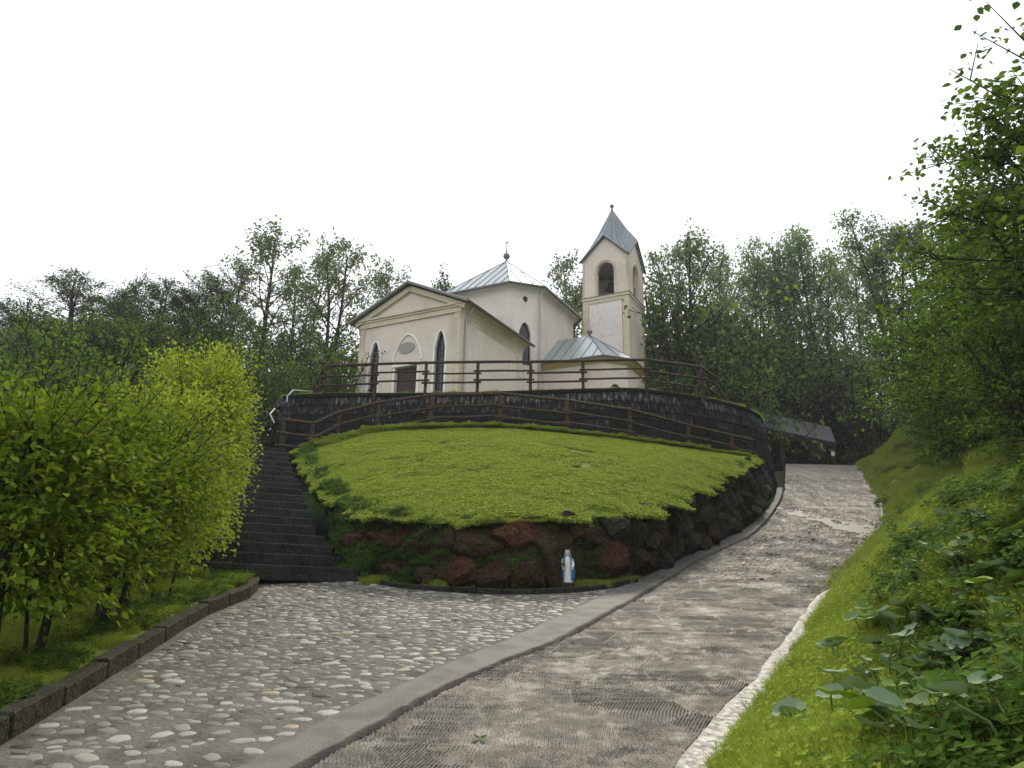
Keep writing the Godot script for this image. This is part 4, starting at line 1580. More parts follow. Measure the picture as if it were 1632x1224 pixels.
func build_tower(ch: Node3D) -> void:
	var half := 1.36
	var centre := Vector3(2.02, 0, -12.96)
	var tw := base("bell_tower", ch.position + Basis(Vector3.UP, ch.rotation.y) * centre, "square bell tower with arched belfry openings and zinc spire", "bell tower", "", ch.rotation.y)
	var low := MB.new()
	var up := MB.new()
	for k in 4:
		var bx := Basis(Vector3.UP, k * PI / 2)
		var xf := Transform3D(bx, bx * Vector3(0, 0, half))
		var inset := 0.0 if k % 2 == 0 else 0.28
		wall_piece(low, xf, rect(-half + inset, 0, half - inset, 9.5), [], 0.28)
		var arch := arch_shape(0.02, 9.72, 1.02, 11.2, 11.76, false)
		wall_piece(up, xf, PackedVector2Array([Vector2(-half + inset, 9.5), Vector2(half - inset, 9.5), Vector2(half - inset, 12.0 + inset * 0.95), Vector2(0, 13.3), Vector2(-half + inset, 12.0 + inset * 0.95)]), [arch] if k < 2 else [], 0.28)  # rear sides shaped without openings to keep the belfry inside dark
		# string course and corner strips
		var sc := MB.new()
		sc.box(Transform3D(bx, bx * Vector3(0, 9.57, half + 0.03)), Vector3(half * 2 + 0.12 - (0.0 if k % 2 == 0 else 0.008), 0.15, 0.09))
		put("string_course", sc.mesh(), M.ochre, tw)
		var cap := MB.new()
		cap.box(Transform3D(bx, bx * Vector3(0, 9.66, half + 0.045)), Vector3(half * 2 + 0.19 - (0.0 if k % 2 == 0 else 0.008), 0.035, 0.12))
		put("string_course", cap.mesh(), M.fascia, tw)
		for sx in [-1.0, 1.0]:
			var cs := MB.new()
			cs.box(Transform3D(bx, bx * Vector3(sx * (half - 0.16), 4.75, half)), Vector3(0.34, 9.46, 0.05))
			put("corner_strip", cs.mesh(), M.ochre, tw)
			var cs2 := MB.new()
			cs2.box(Transform3D(bx, bx * Vector3(sx * (half - 0.05), 10.86, half)), Vector3(0.12, 2.34, 0.04))
			put("corner_strip", cs2.mesh(), M.ochre, tw)
		var band := MB.new()
		band.box(Transform3D(bx, bx * Vector3(0, 9.4, half + 0.003)), Vector3(half * 2 - 0.68, 0.2, 0.045))
		put("corner_strip", band.mesh(), M.ochre, tw)
		if k > 1:
			continue
		# arch surround
		var ap := []
		var ar := []
		for p in arch_shape(0.02, 9.72, 1.2, 11.2, 11.86, false):
			ap.append(bx * Vector3(p.x, p.y, half + 0.0))
			ar.append(0.05)
		var am := MB.new()
		am.tube(ap, ar, 6)
		put("arch_surround", am.mesh(), M.ochre, tw)
		# low iron railing in the opening
		for s in 6:
			var bm := MB.new()
			bm.box(Transform3D(bx, bx * Vector3(-0.41 + s * 0.17, 10.15, half - 0.2)), Vector3(0.022, 0.85, 0.022))
			put("railing_bar", bm.mesh(), M.iron, tw)
		var tb := MB.new()
		tb.box(Transform3D(bx, bx * Vector3(0.02, 10.58, half - 0.2)), Vector3(1.0, 0.03, 0.03))
		put("railing_bar", tb.mesh(), M.iron, tw)
	put("tower_wall", low.mesh(), M.plaster, tw)
	put("belfry_wall", up.mesh(), M.plaster, tw)
	# faded painted panels
	for k in [0, 1]:
		var bx := Basis(Vector3.UP, k * PI / 2)
		var pm := MB.new()
		pm.box(Transform3D(bx, bx * Vector3(0, 4.75, half + 0.004)), Vector3(2.0, 9.0, 0.02))
		put("painted_panel", pm.mesh(), M.mural if k == 0 else M.plaster, tw)
		if k == 0:
			for e in [[0.0, 9.235, 2.0, 0.03], [-0.985, 4.7, 0.03, 9.04], [0.985, 4.7, 0.03, 9.04]]:
				var bm := MB.new()
				bm.box(Transform3D(bx, bx * Vector3(e[0], e[1], half + 0.012)), Vector3(e[2], e[3], 0.02))
				put("panel_border", bm.mesh(), M.border, tw)
	# belfry floor, ceiling, beam and bell
	var fl := MB.new()
	fl.box(Transform3D(Basis(), Vector3(0, 9.58, 0)), Vector3(half * 2 - 0.58, 0.12, half * 2 - 0.58))
	put("belfry_floor", fl.mesh(), M.plaster, tw)
	var ce := MB.new()
	ce.box(Transform3D(Basis(), Vector3(0, 12.05, 0)), Vector3(half * 2 - 0.58, 0.12, half * 2 - 0.58))
	put("belfry_ceiling", ce.mesh(), M.plaster, tw)
	var be := MB.new()
	be.box(Transform3D(Basis(), Vector3(0, 11.42, 0)), Vector3(2.1, 0.14, 0.16))
	put("bell_yoke", be.mesh(), M.fascia, tw)
	put("bell", lathe([[0.0, 0.0], [0.13, 0.0], [0.22, -0.08], [0.26, -0.27], [0.3, -0.5], [0.4, -0.72], [0.48, -0.8], [0.44, -0.81], [0.0, -0.66]], Vector3(0, 11.35, 0), 18).mesh(), M.bronze, tw)
	# spire: eaves run up into four gables
	var peak := Vector3(0, 15.85, 0)
	var ring := []
	for k in 4:
		var bx := Basis(Vector3.UP, k * PI / 2)
		ring.append(bx * Vector3(0, 13.42, half + 0.16))
		ring.append(bx * Vector3(half + 0.16, 11.95, half + 0.16))
	for k in 8:
		var a: Vector3 = ring[k]
		var b: Vector3 = ring[(k + 1) % 8]
		var flare_a := a.lerp(peak, 0.36) + Vector3(-a.x, 0, -a.z) * (0.05 if k % 2 == 0 else 0.12)
		var flare_b := b.lerp(peak, 0.36) + Vector3(-b.x, 0, -b.z) * (0.05 if k % 2 == 1 else 0.12)
		var rm := MB.new()
		var out := (a + b) * 0.5 + Vector3(0, -8, 0)
		rm.quad_to(a, b, flare_b, flare_a, out)
		rm.tri_to(flare_a, flare_b, peak, out)
		rm.quad_to(a + Vector3(0, -0.06, 0), b + Vector3(0, -0.06, 0), b, a, (a + b) * Vector3(1, 0, 1))
		rm.quad_to(a + Vector3(0, -0.06, 0), b + Vector3(0, -0.06, 0), b * Vector3(0.86, 1, 0.86) + Vector3(0, -0.04, 0), a * Vector3(0.86, 1, 0.86) + Vector3(0, -0.04, 0), Vector3(0, -1, 0))
		var rf := put("spire_face", rm.mesh(), M.slate_zinc, tw)
		var hm := MB.new()
		hm.tube([a, flare_a, peak], [0.024, 0.02, 0.014], 6)
		put("hip_cap", hm.mesh(), M.zinc_dark, rf)
		for sf in [0.35, 0.68]:
			var sm := MB.new()
			sm.tube([a.lerp(b, sf), flare_a.lerp(flare_b, sf), flare_a.lerp(flare_b, sf).lerp(peak, 0.55)], [0.016, 0.014, 0.012], 5)
			put("seam", sm.mesh(), M.zinc_dark, rf)
		var vb := MB.new()
		vb.tube([a + Vector3(0, -0.05, 0), b + Vector3(0, -0.05, 0)], [0.045, 0.045], 6)
		put("verge", vb.mesh(), M.fascia, rf)
	put("finial", lathe([[0.0, -0.1], [0.07, -0.1], [0.045, 0.04], [0.1, 0.12], [0.13, 0.2], [0.1, 0.28], [0.03, 0.33], [0.0, 0.34]], peak).mesh(), M.fascia, tw)

# ------------------------------------------------------------------ shed beyond the crest
func build_shed() -> void:
	var e0 := at(1232, 684, 41.0)
	var e1 := at(1331, 698, 44.0)
	e1.y = e0.y
	var r0 := at(1218, 659, 43.5)
	var r1 := at(1323, 678, 46.5)
	r1.y = r0.y
	var back := (e0 - e1).normalized() * 3.5
	e0 += back
	r0 += back
	var sh := base("shed", Vector3(e1.x, climb(44), e1.z), "open timber shed with grey corrugated roof beyond the lane's crest", "shed")
	var off := -sh.position
	var n := 64
	var rows := []
	for k in n * 4 + 1:
		var t := k / float(n * 4)
		var y := sin(k * PI / 2) * 0.04
		rows.append([e0.lerp(e1, t) + off + Vector3(0, y, 0), r0.lerp(r1, t) + off + Vector3(0, y, 0)])
	put("roof", grid_mesh(rows), M.roof_tile, sh)
	var under := MB.new()
	under.slab([e0 + off + Vector3(0, -0.07, 0), e1 + off + Vector3(0, -0.07, 0), r1 + off + Vector3(0, -0.07, 0), r0 + off + Vector3(0, -0.07, 0)], Vector3(0, -0.06, 0))
	put("roof_boarding", under.mesh(), M.timber, sh)
	var rr := r0 + (r0 - e0) * Vector3(1, -1, 1)
	var rr1 := r1 + (r1 - e1) * Vector3(1, -1, 1)
	var bk := MB.new()
	bk.slab([r0 + off, r1 + off, rr1 + off, rr + off], Vector3(0, -0.08, 0))
	put("roof", bk.mesh(), M.roof_tile, sh)
	var m := MB.new()
	m.box(Transform3D(looking(e1 - e0, Vector3.UP), (e0 + e1) * 0.5 + off + Vector3(0, -0.24, 0)), Vector3(0.16, 0.22, e0.distance_to(e1)))
	put("eave_beam", m.mesh(), M.timber, sh)
	for t in [0.45, 0.72, 0.955]:
		for line in [[e0, e1], [rr, rr1]]:
			var p: Vector3 = line[0].lerp(line[1], t)
			var pm := MB.new()
			pm.hull(Transform3D(Basis(), Vector3(p.x, (p.y - 0.2 + 8.4) * 0.5, p.z) + off), Vector3(0.26, p.y - 0.2 - 8.4, 0.26), 0.02)
			put("post", pm.mesh(), M.timber, sh)
	var wl := MB.new()
	wl.box(Transform3D(looking(rr1 - rr, Vector3.UP), (rr + rr1) * 0.5 + off + Vector3(0, -1.85, 0)), Vector3(0.1, 3.9, rr.distance_to(rr1) * 0.98))
	put("back_boarding", wl.mesh(), M.timber, sh)
	var np: Vector3 = e0.lerp(e1, 0.955) + off
	var nm := MB.new()
	nm.box(Transform3D(Basis(), np + Vector3(-0.05, -0.75, 0.16)), Vector3(0.2, 0.3, 0.02))
	put("notice", nm.mesh(), M.white_trim, sh)

# ------------------------------------------------------------------ statue in the rockery
func loft(profile: Array, from := 0.0, to := TAU, sides := 24) -> MB:
	# profile rows: [y, rx, rz, cx, cz, fold]
	var m := MB.new()
	if profile[0][0] < profile[profile.size() - 1][0]:
		profile.reverse()
	var rows := []
	for e in profile:
		var row := []
		for s in sides + (0 if to - from > 6.2 else 1):
			var a := from + (to - from) * s / sides
			var f: float = 1.0 + e[5] * sin(a * 9.0)
			row.append(Vector3(e[3] + sin(a) * e[1] * f, e[0], e[4] + cos(a) * e[2] * f))
		rows.append(row)
	m.rings(rows, to - from > 6.2)
	return m

func build_statue() -> void:
	var foot := ground_at(904, 938)
	foot.y = climb(-foot.z) + 0.03
	var st := base("statue", foot + Vector3(0, 0.02, 0.06), "small painted statue of a robed woman in blue mantle among boulders", "statue")
	st.rotation.y = -0.06
	st.scale = Vector3.ONE * 1.0
	var bs := MB.new()
	bs.hull(Transform3D(Basis(), Vector3(0, -0.02, 0)), Vector3(0.2, 0.1, 0.17), 0.02)
	put("plinth", bs.mesh(), M.kerb, st)
	put("gown", loft([[0.03, 0.085, 0.07, 0, 0, 0.05], [0.1, 0.075, 0.062, 0, 0, 0.05], [0.2, 0.065, 0.055, 0, 0, 0.04], [0.28, 0.058, 0.05, 0, 0, 0.02], [0.33, 0.066, 0.05, 0, 0, 0.0], [0.385, 0.062, 0.042, 0, 0, 0], [0.41, 0.025, 0.025, 0, 0, 0], [0.43, 0.02, 0.02, 0, 0, 0]]).mesh(), M.statue_white, st)
	put("mantle", loft([[0.44, 0.03, 0.03, 0, -0.012, 0.0], [0.41, 0.06, 0.048, 0, -0.005, 0.0], [0.37, 0.088, 0.062, 0, 0, 0.02], [0.28, 0.105, 0.066, 0, 0, 0.03], [0.18, 0.115, 0.07, 0, 0, 0.04], [0.08, 0.1, 0.072, 0, -0.005, 0.05], [0.05, 0.095, 0.07, 0, -0.005, 0.05]].duplicate(), 0.55, TAU - 0.55, 30).mesh(), M.statue_blue, st)
	var head := put("head", loft([[0.42, 0.012, 0.014, 0, 0.004, 0], [0.432, 0.024, 0.028, 0, 0.006, 0], [0.455, 0.031, 0.035, 0, 0.004, 0], [0.48, 0.031, 0.035, 0, 0.002, 0], [0.5, 0.022, 0.026, 0, 0, 0], [0.512, 0.004, 0.005, 0, 0, 0]]).mesh(), M.statue_skin, st)
	var nose := MB.new()
	nose.tri_to(Vector3(-0.005, 0.458, 0.037), Vector3(0.005, 0.458, 0.037), Vector3(0, 0.462, 0.046), Vector3(0, -1, 1))
	nose.tri_to(Vector3(-0.005, 0.458, 0.037), Vector3(0, 0.462, 0.046), Vector3(0, 0.478, 0.036), Vector3(-1, 0, 1))
	nose.tri_to(Vector3(0.005, 0.458, 0.037), Vector3(0, 0.462, 0.046), Vector3(0, 0.478, 0.036), Vector3(1, 0, 1))
	put("nose", nose.mesh(), M.statue_skin, head)
	put("veil", loft([[0.525, 0.005, 0.005, 0, -0.006, 0], [0.515, 0.028, 0.03, 0, -0.008, 0], [0.48, 0.041, 0.042, 0, -0.008, 0], [0.44, 0.044, 0.04, 0, -0.01, 0.02], [0.38, 0.066, 0.055, 0, -0.012, 0.03]], 0.8, TAU - 0.8, 24).mesh(), M.statue_white, st)
	for sg in [-1.0, 1.0]:
		var am := MB.new()
		am.tube([Vector3(sg * 0.06, 0.37, 0.01), Vector3(sg * 0.085, 0.29, 0.035), Vector3(sg * 0.07, 0.24, 0.075)], [0.026, 0.024, 0.018], 8)
		put("sleeve", am.mesh(), M.statue_white, st)
		var hn := MB.new()
		hn.hull(Transform3D(Basis(Vector3.RIGHT, 0.9), Vector3(sg * 0.068, 0.228, 0.086)), Vector3(0.02, 0.012, 0.028), 0.004)
		for f in 4:
			hn.tube([Vector3(sg * (0.061 + f * 0.005), 0.22, 0.094), Vector3(sg * (0.06 + f * 0.006), 0.204, 0.102)], [0.003, 0.0022], 5)
		put("hand", hn.mesh(), M.statue_skin, st)

# ------------------------------------------------------------------ plants
func ball(r: RandomNumberGenerator) -> Vector3:
	var p := Vector3(r.randf_range(-1, 1), r.randf_range(-1, 1), r.randf_range(-1, 1))
	while p.length_squared() > 1.0:
		p = Vector3(r.randf_range(-1, 1), r.randf_range(-1, 1), r.randf_range(-1, 1))
	return p

func tone(r: RandomNumberGenerator, cols: Array) -> Color:
	var k := r.randi() % cols.size()
	var a: Color = cols[k]
	return a.lerp(cols[(k + 1) % cols.size()], r.randf()) * r.randf_range(0.75, 1.2)

func grow(sd: int, o: Dictionary) -> Array:
	var r := RandomNumberGenerator.new()
	r.seed = sd
	var wood := MB.new()
	var lv := MB.new()
	var H: float = o.h
	for st in o.stems:
		var az0: float = TAU * st / o.stems + r.randf_range(-0.5, 0.5)
		var out := Vector3(cos(az0), 0, sin(az0))
		var lean: float = o.lean * r.randf_range(0.5, 1.2)
		var hh := H * (1.0 if st == 0 else r.randf_range(0.72, 0.97))
		var tp := []
		var tr := []
		var p := out * (0.0 if o.stems == 1 else 0.05 + 0.02 * H * r.randf())
		for k in 9:
			tp.append(p)
			tr.append(o.trunk * pow(1.0 - k / 8.6, 0.8) + 0.008)
			p += (Vector3.UP + out * lean * (0.5 + k * 0.12) + Vector3(r.randf_range(-1, 1), 0, r.randf_range(-1, 1)) * 0.07) * hh / 8.0
		wood.tube(tp, tr, 7, false)
		for li in o.limbs:
			var t: float = lerpf(o.first, 0.99, pow((li + r.randf() * 0.8) / o.limbs, 0.85))
			var seg := mini(int(t * 8.0), 7)
			var s: Vector3 = tp[seg].lerp(tp[seg + 1], t * 8.0 - seg)
			var az: float = li * 2.4 + r.randf_range(-0.5, 0.5) + st * 1.1
			var u: float = (t - o.first) / (1.0 - o.first)
			var reach: float = o.r * (0.28 + 0.72 * pow(sin(clampf(pow(u, o.peak), 0.02, 0.98) * PI), 0.7)) * r.randf_range(0.7, 1.15)
			var el: float = lerpf(o.el0, o.el1, u) + r.randf_range(-0.2, 0.2)
			var dir := Vector3(cos(az) * cos(el), sin(el), sin(az) * cos(el))
			var lp := [s]
			var lr := [maxf(0.012, tr[seg] * 0.42)]
			for k in 4:
				dir = (dir + Vector3(r.randf_range(-1, 1), r.randf_range(-0.6, 0.9), r.randf_range(-1, 1)) * 0.16 + Vector3(0, -o.droop * 0.12, 0)).normalized()
				s += dir * reach / 4.0
				lp.append(s)
				lr.append(lerpf(lr[0], 0.008, (k + 1) / 4.0))
			wood.tube(lp, lr, 5, false)
			for tw in o.twigs:
				var ts := r.randf_range(0.25, 1.0)
				var sg := mini(int(ts * 4.0), 3)
				var b: Vector3 = lp[sg].lerp(lp[sg + 1], ts * 4.0 - sg)
				var td := (dir * 0.6 + ball(r) * 0.9 + Vector3(0, 0.15, 0)).normalized()
				var tl: float = reach * r.randf_range(0.2, 0.42) + o.leaf
				var e := b + td * tl + Vector3(0, -o.droop * tl * 0.35, 0)
				wood.tube([b, e], [0.011, 0.004], 3, false)
				for q in o.leaves:
					var c: Vector3 = b.lerp(e, r.randf_range(0.12, 1.06)) + ball(r) * o.spread
					var ld: Vector3 = (td * 0.5 + ball(r) + Vector3(0, -0.25 - o.droop * 0.4, 0)).normalized() * o.leaf * r.randf_range(0.65, 1.2)
					var nn := (Vector3(0, 0.8, 0) + ball(r)).normalized()
					lv.col = tone(r, o.cols)
					if o.has("fine"):
						lv.leaf6(c, ld, nn, ld.length() * o.ratio)
					else:
						lv.leaf(c, ld, nn, ld.length() * o.ratio)
	return [wood.mesh(), lv.mesh()]

func hedge_plant(sd: int, o: Dictionary) -> Array:
	# clipped hornbeam: a few stems under a block of foliage
	var r := RandomNumberGenerator.new()
	r.seed = sd
	var wood := MB.new()
	var lv := MB.new()
	var f := FastNoiseLite.new()
	f.seed = sd
	f.frequency = 0.55
	for st in o.stems:
		var p := Vector3(r.randf_range(-0.12, 0.12) * st, -0.15, r.randf_range(-0.12, 0.12) * st)
		var tp := []
		var tr := []
		var rad: float = o.trunk * (1.0 if st == 0 else 0.45)
		for k in 8:
			tp.append(p)
			tr.append(rad * (1.0 - k * 0.105) * (1.25 if k == 0 else 1.0))
			p += Vector3(r.randf_range(-1, 1) * 0.045, o.h * 0.125, r.randf_range(-1, 1) * 0.045)
		wood.tube(tp, tr, 8, false)
		for li in 14:
			var k := 3 + r.randi() % 5
			var az := r.randf() * TAU
			var e: Vector3 = tp[k] + Vector3(cos(az) * o.rx * 0.85, r.randf_range(0.1, 0.55), sin(az) * o.rz * 0.85)
			var mid: Vector3 = tp[k].lerp(e, 0.5) + ball(r) * 0.1
			wood.tube([tp[k], mid, e], [0.011, 0.007, 0.003], 4, false)
	var made := 0
	var clump := Vector3.ZERO
	while made < o.leaves:
		if made % 9 == 0:
			# a sprig: leaves sit together along a shoot
			var ok := false
			while not ok:
				clump = Vector3(r.randf_range(-1.12, 1.12), r.randf_range(-1.12, 1.12), r.randf_range(-1.12, 1.12))
				var q := pow(absf(clump.x), 2.6) + pow(absf(clump.y), 3.0) + pow(absf(clump.z), 2.6)
				var lim := 0.95 + f.get_noise_3dv(clump * 2.6) * 0.95
				ok = q < lim and (q > 0.35 * lim or r.randf() < 0.35) and (clump.y > -0.35 or r.randf() < 0.4)
		var c := Vector3(clump.x * o.rx, lerpf(o.lo, o.h, clump.y * 0.5 + 0.5), clump.z * o.rz)
		var side := Vector3(clump.x, clump.y * 0.5 + 0.25, clump.z).normalized()
		c += side * r.randf_range(-0.16, 0.18) + ball(r) * 0.09
		var ld: Vector3 = (side * 0.7 + ball(r) * 0.9 + Vector3(0, -0.2, 0)).normalized() * o.leaf * r.randf_range(0.6, 1.25)
		lv.col = tone(r, o.cols)
		lv.leaf6(c, ld, (Vector3(0, 0.9, 0) + ball(r) * 0.9).normalized(), ld.length() * 0.62)
		made += 1
	# long shoots standing out of the block
	for q in 34:
		var az := r.randf() * TAU
		var u := sqrt(r.randf())
		var b := Vector3(cos(az) * o.rx * u, lerpf(o.lo, o.h, 0.96 - 0.45 * u * r.randf()), sin(az) * o.rz * u)
		var dir := (Vector3(cos(az) * u, 1.1, sin(az) * u) + ball(r) * 0.4).normalized()
		var len := r.randf_range(0.18, 0.42)
		var e := b + dir * len
		wood.tube([b - dir * 0.2, e], [0.006, 0.003], 4, false)
		for j in 9:
			var c := b.lerp(e, j / 8.0)
			var ld: Vector3 = (ball(r) + dir * 0.4 + Vector3(0, -0.1, 0)).normalized() * o.leaf * r.randf_range(0.7, 1.3)
			lv.col = tone(r, o.cols)
			lv.leaf6(c, ld, (Vector3(0, 0.9, 0) + ball(r) * 0.8).normalized(), ld.length() * 0.64)
	return [wood.mesh(), lv.mesh()]

func grass_patch(sd: int, size: float, n: int, h0: float, h1: float, w: float, cols: Array, clover: float) -> ArrayMesh:
	var r := RandomNumberGenerator.new()
	r.seed = sd
	var m := MB.new()
	for k in n:
		var p := Vector3(r.randf_range(-0.5, 0.5) * size, 0, r.randf_range(-0.5, 0.5) * size)
		m.col = tone(r, cols)
		if r.randf() < clover:
			var h := r.randf_range(h0, h1) * 0.6
			var az := r.randf() * TAU
			for q in 3:
				var d := Vector3(cos(az + q * 2.1), 0.15, sin(az + q * 2.1)) * r.randf_range(0.016, 0.036)
				m.leaf(p + Vector3(0, h, 0), d, Vector3(r.randf_range(-0.4, 0.4), 1, r.randf_range(-0.4, 0.4)), d.length() * 0.9)
		else:
			var a := r.randf() * TAU
			var tip := Vector3(r.randf_range(-0.6, 0.6), 1, r.randf_range(-0.6, 0.6)) * r.randf_range(h0, h1)
			m.blade(p - Vector3(0, 0.015, 0), tip, Vector3(cos(a), 0, sin(a)) * w)
	return m.mesh()

func weed_patch(sd: int, size: float, n: int, h: float, leaf: float, cols: Array) -> ArrayMesh:
	var r := RandomNumberGenerator.new()
	r.seed = sd
	var m := MB.new()
	for k in n:
		var p := Vector3(r.randf_range(-0.5, 0.5) * size, 0, r.randf_range(-0.5, 0.5) * size)
		var hh := h * r.randf_range(0.3, 1.0)
		var az := r.randf() * TAU
		m.col = Color(0.05, 0.07, 0.02)
		m.blade(p, Vector3(r.randf_range(-0.1, 0.1), hh, r.randf_range(-0.1, 0.1)), Vector3(0.003, 0, 0.002))
		for q in 5:
			m.col = tone(r, cols)
			var a := az + q * 2.4
			var d := Vector3(cos(a), r.randf_range(-0.1, 0.5), sin(a)) * leaf * r.randf_range(0.6, 1.2)
			m.leaf(p + Vector3(0, hh * (0.45 + 0.14 * q), 0), d, Vector3(r.randf_range(-0.4, 0.4), 1, r.randf_range(-0.4, 0.4)), d.length() * 0.6)
	return m.mesh()

func on_slope(p: Vector3, n: Vector3, turn: float, s: float) -> Transform3D:
	var x := n.cross(Vector3(0.1, 0.2, 1)).normalized()
	return Transform3D(Basis(x, n, x.cross(n)) * Basis(Vector3.UP, turn) * Basis.from_scale(Vector3(s, s, s)), p)

func kidney_leaf(sd: int, tint: Color) -> ArrayMesh:
	# round toothed leaf with a notch at the stalk, cupped and ribbed; about 1 across
	var r := RandomNumberGenerator.new()
	r.seed = sd
	var m := MB.new()
	m.tint = true
	m.col = tint
	var n := 22
	var rows := []
	var cup := r.randf_range(0.06, 0.2)
	for k in 5:
		var rad := k / 4.0
		var row := []
		for s in n + 1:
			var a := lerpf(0.28, TAU - 0.28, s / float(n))
			var edge := 0.5 * (1.0 + 0.05 * sin(a * 3.0 + sd) + 0.035 * cos(s * PI)) * (0.86 + 0.14 * (1.0 - cos(a)) * 0.5 + 0.12 * exp(-pow(minf(a, TAU - a) - 0.5, 2) * 6.0))
			var q := rad * edge
			var y := cup * rad * rad + 0.018 * rad * sin(s * PI * 0.5) + 0.05 * sin(a * 2.0 + sd * 1.7) * rad * rad
			row.append(Vector3(sin(a) * q, y, cos(a) * q))
		rows.append(row)
	m.rings(rows, false)
	return m.mesh()

func bank_at(px: float, py: float) -> Vector3:
	var v := ray(px, py)
	var d := 2.0
	while d < 40.0:
		var p := EYE + v * (d / -v.z)
		var t := p.x - lookup(verge_edge, d)
		if t > 0.0 and p.y < climb(d) + bank_rise(t, d, p.x):
			return bank_point(t, d)
		d += 0.03
	return Vector3.INF

func land(x: float, d: float) -> float:
	var y := climb(d) - 0.35
	var t := x - lookup(verge_edge, d)
	if t > 0.0:
		y = maxf(y, climb(d) + bank_rise(t, d, x))
	if x < -9.0 and d < 44.0:
		var q := lookup(kerb_line, d) - 0.1 - x
		if q > 0.0: y = maxf(y, verge_point(q, d).y)
	return y

func plant(called: String, kind: Array, mats: Array, at_: Vector3, scale: Vector3, turn: float, label: String, category: String, group: String) -> Node3D:
	var t := base(called, at_, label, category, group, turn)
	var w := put("trunk", kind[0], mats[0], t)
	var c := put("crown", kind[1], mats[1], t)
	w.scale = scale
	c.scale = scale
	return t

func build_plants() -> void:
	var r := RandomNumberGenerator.new()
	r.seed = 77
	# ---- hedge
	var deep := [Color(0.1, 0.16, 0.016), Color(0.14, 0.2, 0.018), Color(0.2, 0.25, 0.024), Color(0.11, 0.17, 0.02)]
	var gold_sunlit := [Color(0.25, 0.33, 0.034), Color(0.33, 0.39, 0.04), Color(0.19, 0.27, 0.03), Color(0.38, 0.4, 0.07)]  # yellower leaves, with part of the sunlight painted into the colour
	var spots := [
		[-45, 1130, 1.95, 0, "leafy hornbeam of the hedge at the kerb's lower end"],
		[50, 1080, 2.05, 0, "hornbeam with slim dark trunk and orange withered sprig"],
		[160, 1030, 1.95, 0, "hornbeam with the thickest forked trunk in the hedge row"],
		[196, 1003, 2.1, 0, "low-branched hornbeam between the two stout trunks"],
		[232, 975, 2.45, 1, "sunlit yellow-green hornbeam with a straight bare stem above grass"],
		[258, 957, 2.95, 1, "tall sunlit golden green hornbeam in the hedge"],
		[280, 946, 3.35, 1, "sunlit golden hornbeam, second from the stairway"],
		[300, 938, 3.2, 1, "sunlit golden hornbeam overhanging the foot of the stairway"]]
	for k in spots.size():
		var e: Array = spots[k]
		var g := ground_at(e[0], e[1])
		var p := Vector3(g.x, g.y + 0.13, g.z)
		var near: bool = -g.z < 7.0
		var o := {"h": e[2], "lo": 0.4 if near else 0.42, "rx": 0.68 if near else 0.62, "rz": 0.75 if near else 0.8, "stems": 3 if k % 2 == 0 else 2, "trunk": 0.06 if k == 2 else 0.042, "leaves": 8000 if near else 8500, "leaf": 0.064 if near else 0.056, "cols": deep if e[3] == 0 else gold_sunlit}
		if k == 7:
			o.rx = 0.52
			o.lo = 0.2
		var made := hedge_plant(500 + k, o)
		var t := base("hornbeam", p, e[4], "hedge tree", "hornbeams of the hedge")
		put("trunk", made[0], M.bark_mossy, t)
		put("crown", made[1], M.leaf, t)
		if k == 1:
			var m := MB.new()
			for q in 26:
				m.col = Color(1, 1, 1)
				m.leaf(Vector3(0.32, 1.75, 0.45) + ball(r) * Vector3(0.05, 0.12, 0.05), (ball(r) + Vector3(0, -1, 0)) * 0.05, ball(r).normalized(), 0.03)
			put("withered_sprig", m.mesh(), M.orange_leaf, t)
	# ---- bushes behind the hedge
	var bush_cols := [Color(0.11, 0.19, 0.03), Color(0.15, 0.235, 0.035), Color(0.095, 0.165, 0.03)]
	var bush_a := grow(601, {"h": 3.4, "r": 1.5, "first": 0.12, "limbs": 9, "twigs": 7, "leaves": 9, "stems": 7, "leaf": 0.085, "ratio": 0.6, "spread": 0.16, "droop": 0.2, "cols": bush_cols, "peak": 0.8, "trunk": 0.05, "lean": 0.35, "el0": 0.5, "el1": 1.1})
	var bush_b := grow(602, {"h": 3.0, "r": 1.7, "first": 0.08, "limbs": 10, "twigs": 7, "leaves": 9, "stems": 7, "leaf": 0.1, "ratio": 0.66, "spread": 0.18, "droop": 0.4, "cols": [Color(0.16, 0.235, 0.055), Color(0.22, 0.29, 0.06), Color(0.135, 0.2, 0.055)], "peak": 0.7, "trunk": 0.05, "lean": 0.45, "el0": 0.35, "el1": 1.0})
	var bush_c := grow(603, {"h": 3.2, "r": 1.8, "first": 0.06, "limbs": 10, "twigs": 7, "leaves": 9, "stems": 7, "leaf": 0.11, "ratio": 0.66, "spread": 0.2, "droop": 0.5, "cols": [Color(0.1, 0.155, 0.035), Color(0.14, 0.2, 0.04), Color(0.09, 0.14, 0.034)], "peak": 0.7, "trunk": 0.05, "lean": 0.45, "el0": 0.3, "el1": 1.0})
	var hidden := [[165, 545, 15.5, 0, "rounded fresh green bush rising behind the hedge"], [95, 575, 15.0, 0, "green bush beside the rounded one behind the hedge"], [20, 575, 14.0, 0, "bush behind the hedge towards the open sky"], [235, 585, 16.5, 0, "smaller green bush between the rounded bush and golden hornbeams"]]
	for e in hidden:
		var top := at(e[0], e[1], e[2])
		var foot := Vector3(top.x, climb(e[2]) + 0.3, top.z)
		var sc: float = (top.y - foot.y) / 3.5
		plant("bush", bush_a, [M.bark, M.leaf], foot, Vector3(sc * 0.9, sc, sc * 0.9), r.randf() * TAU, e[4], "bush", "")
	# ---- background trees
	var dark := [Color(0.065, 0.095, 0.035), Color(0.09, 0.12, 0.04), Color(0.055, 0.08, 0.034)]
	var mid := [Color(0.17, 0.21, 0.11), Color(0.2, 0.245, 0.12), Color(0.14, 0.18, 0.095)]
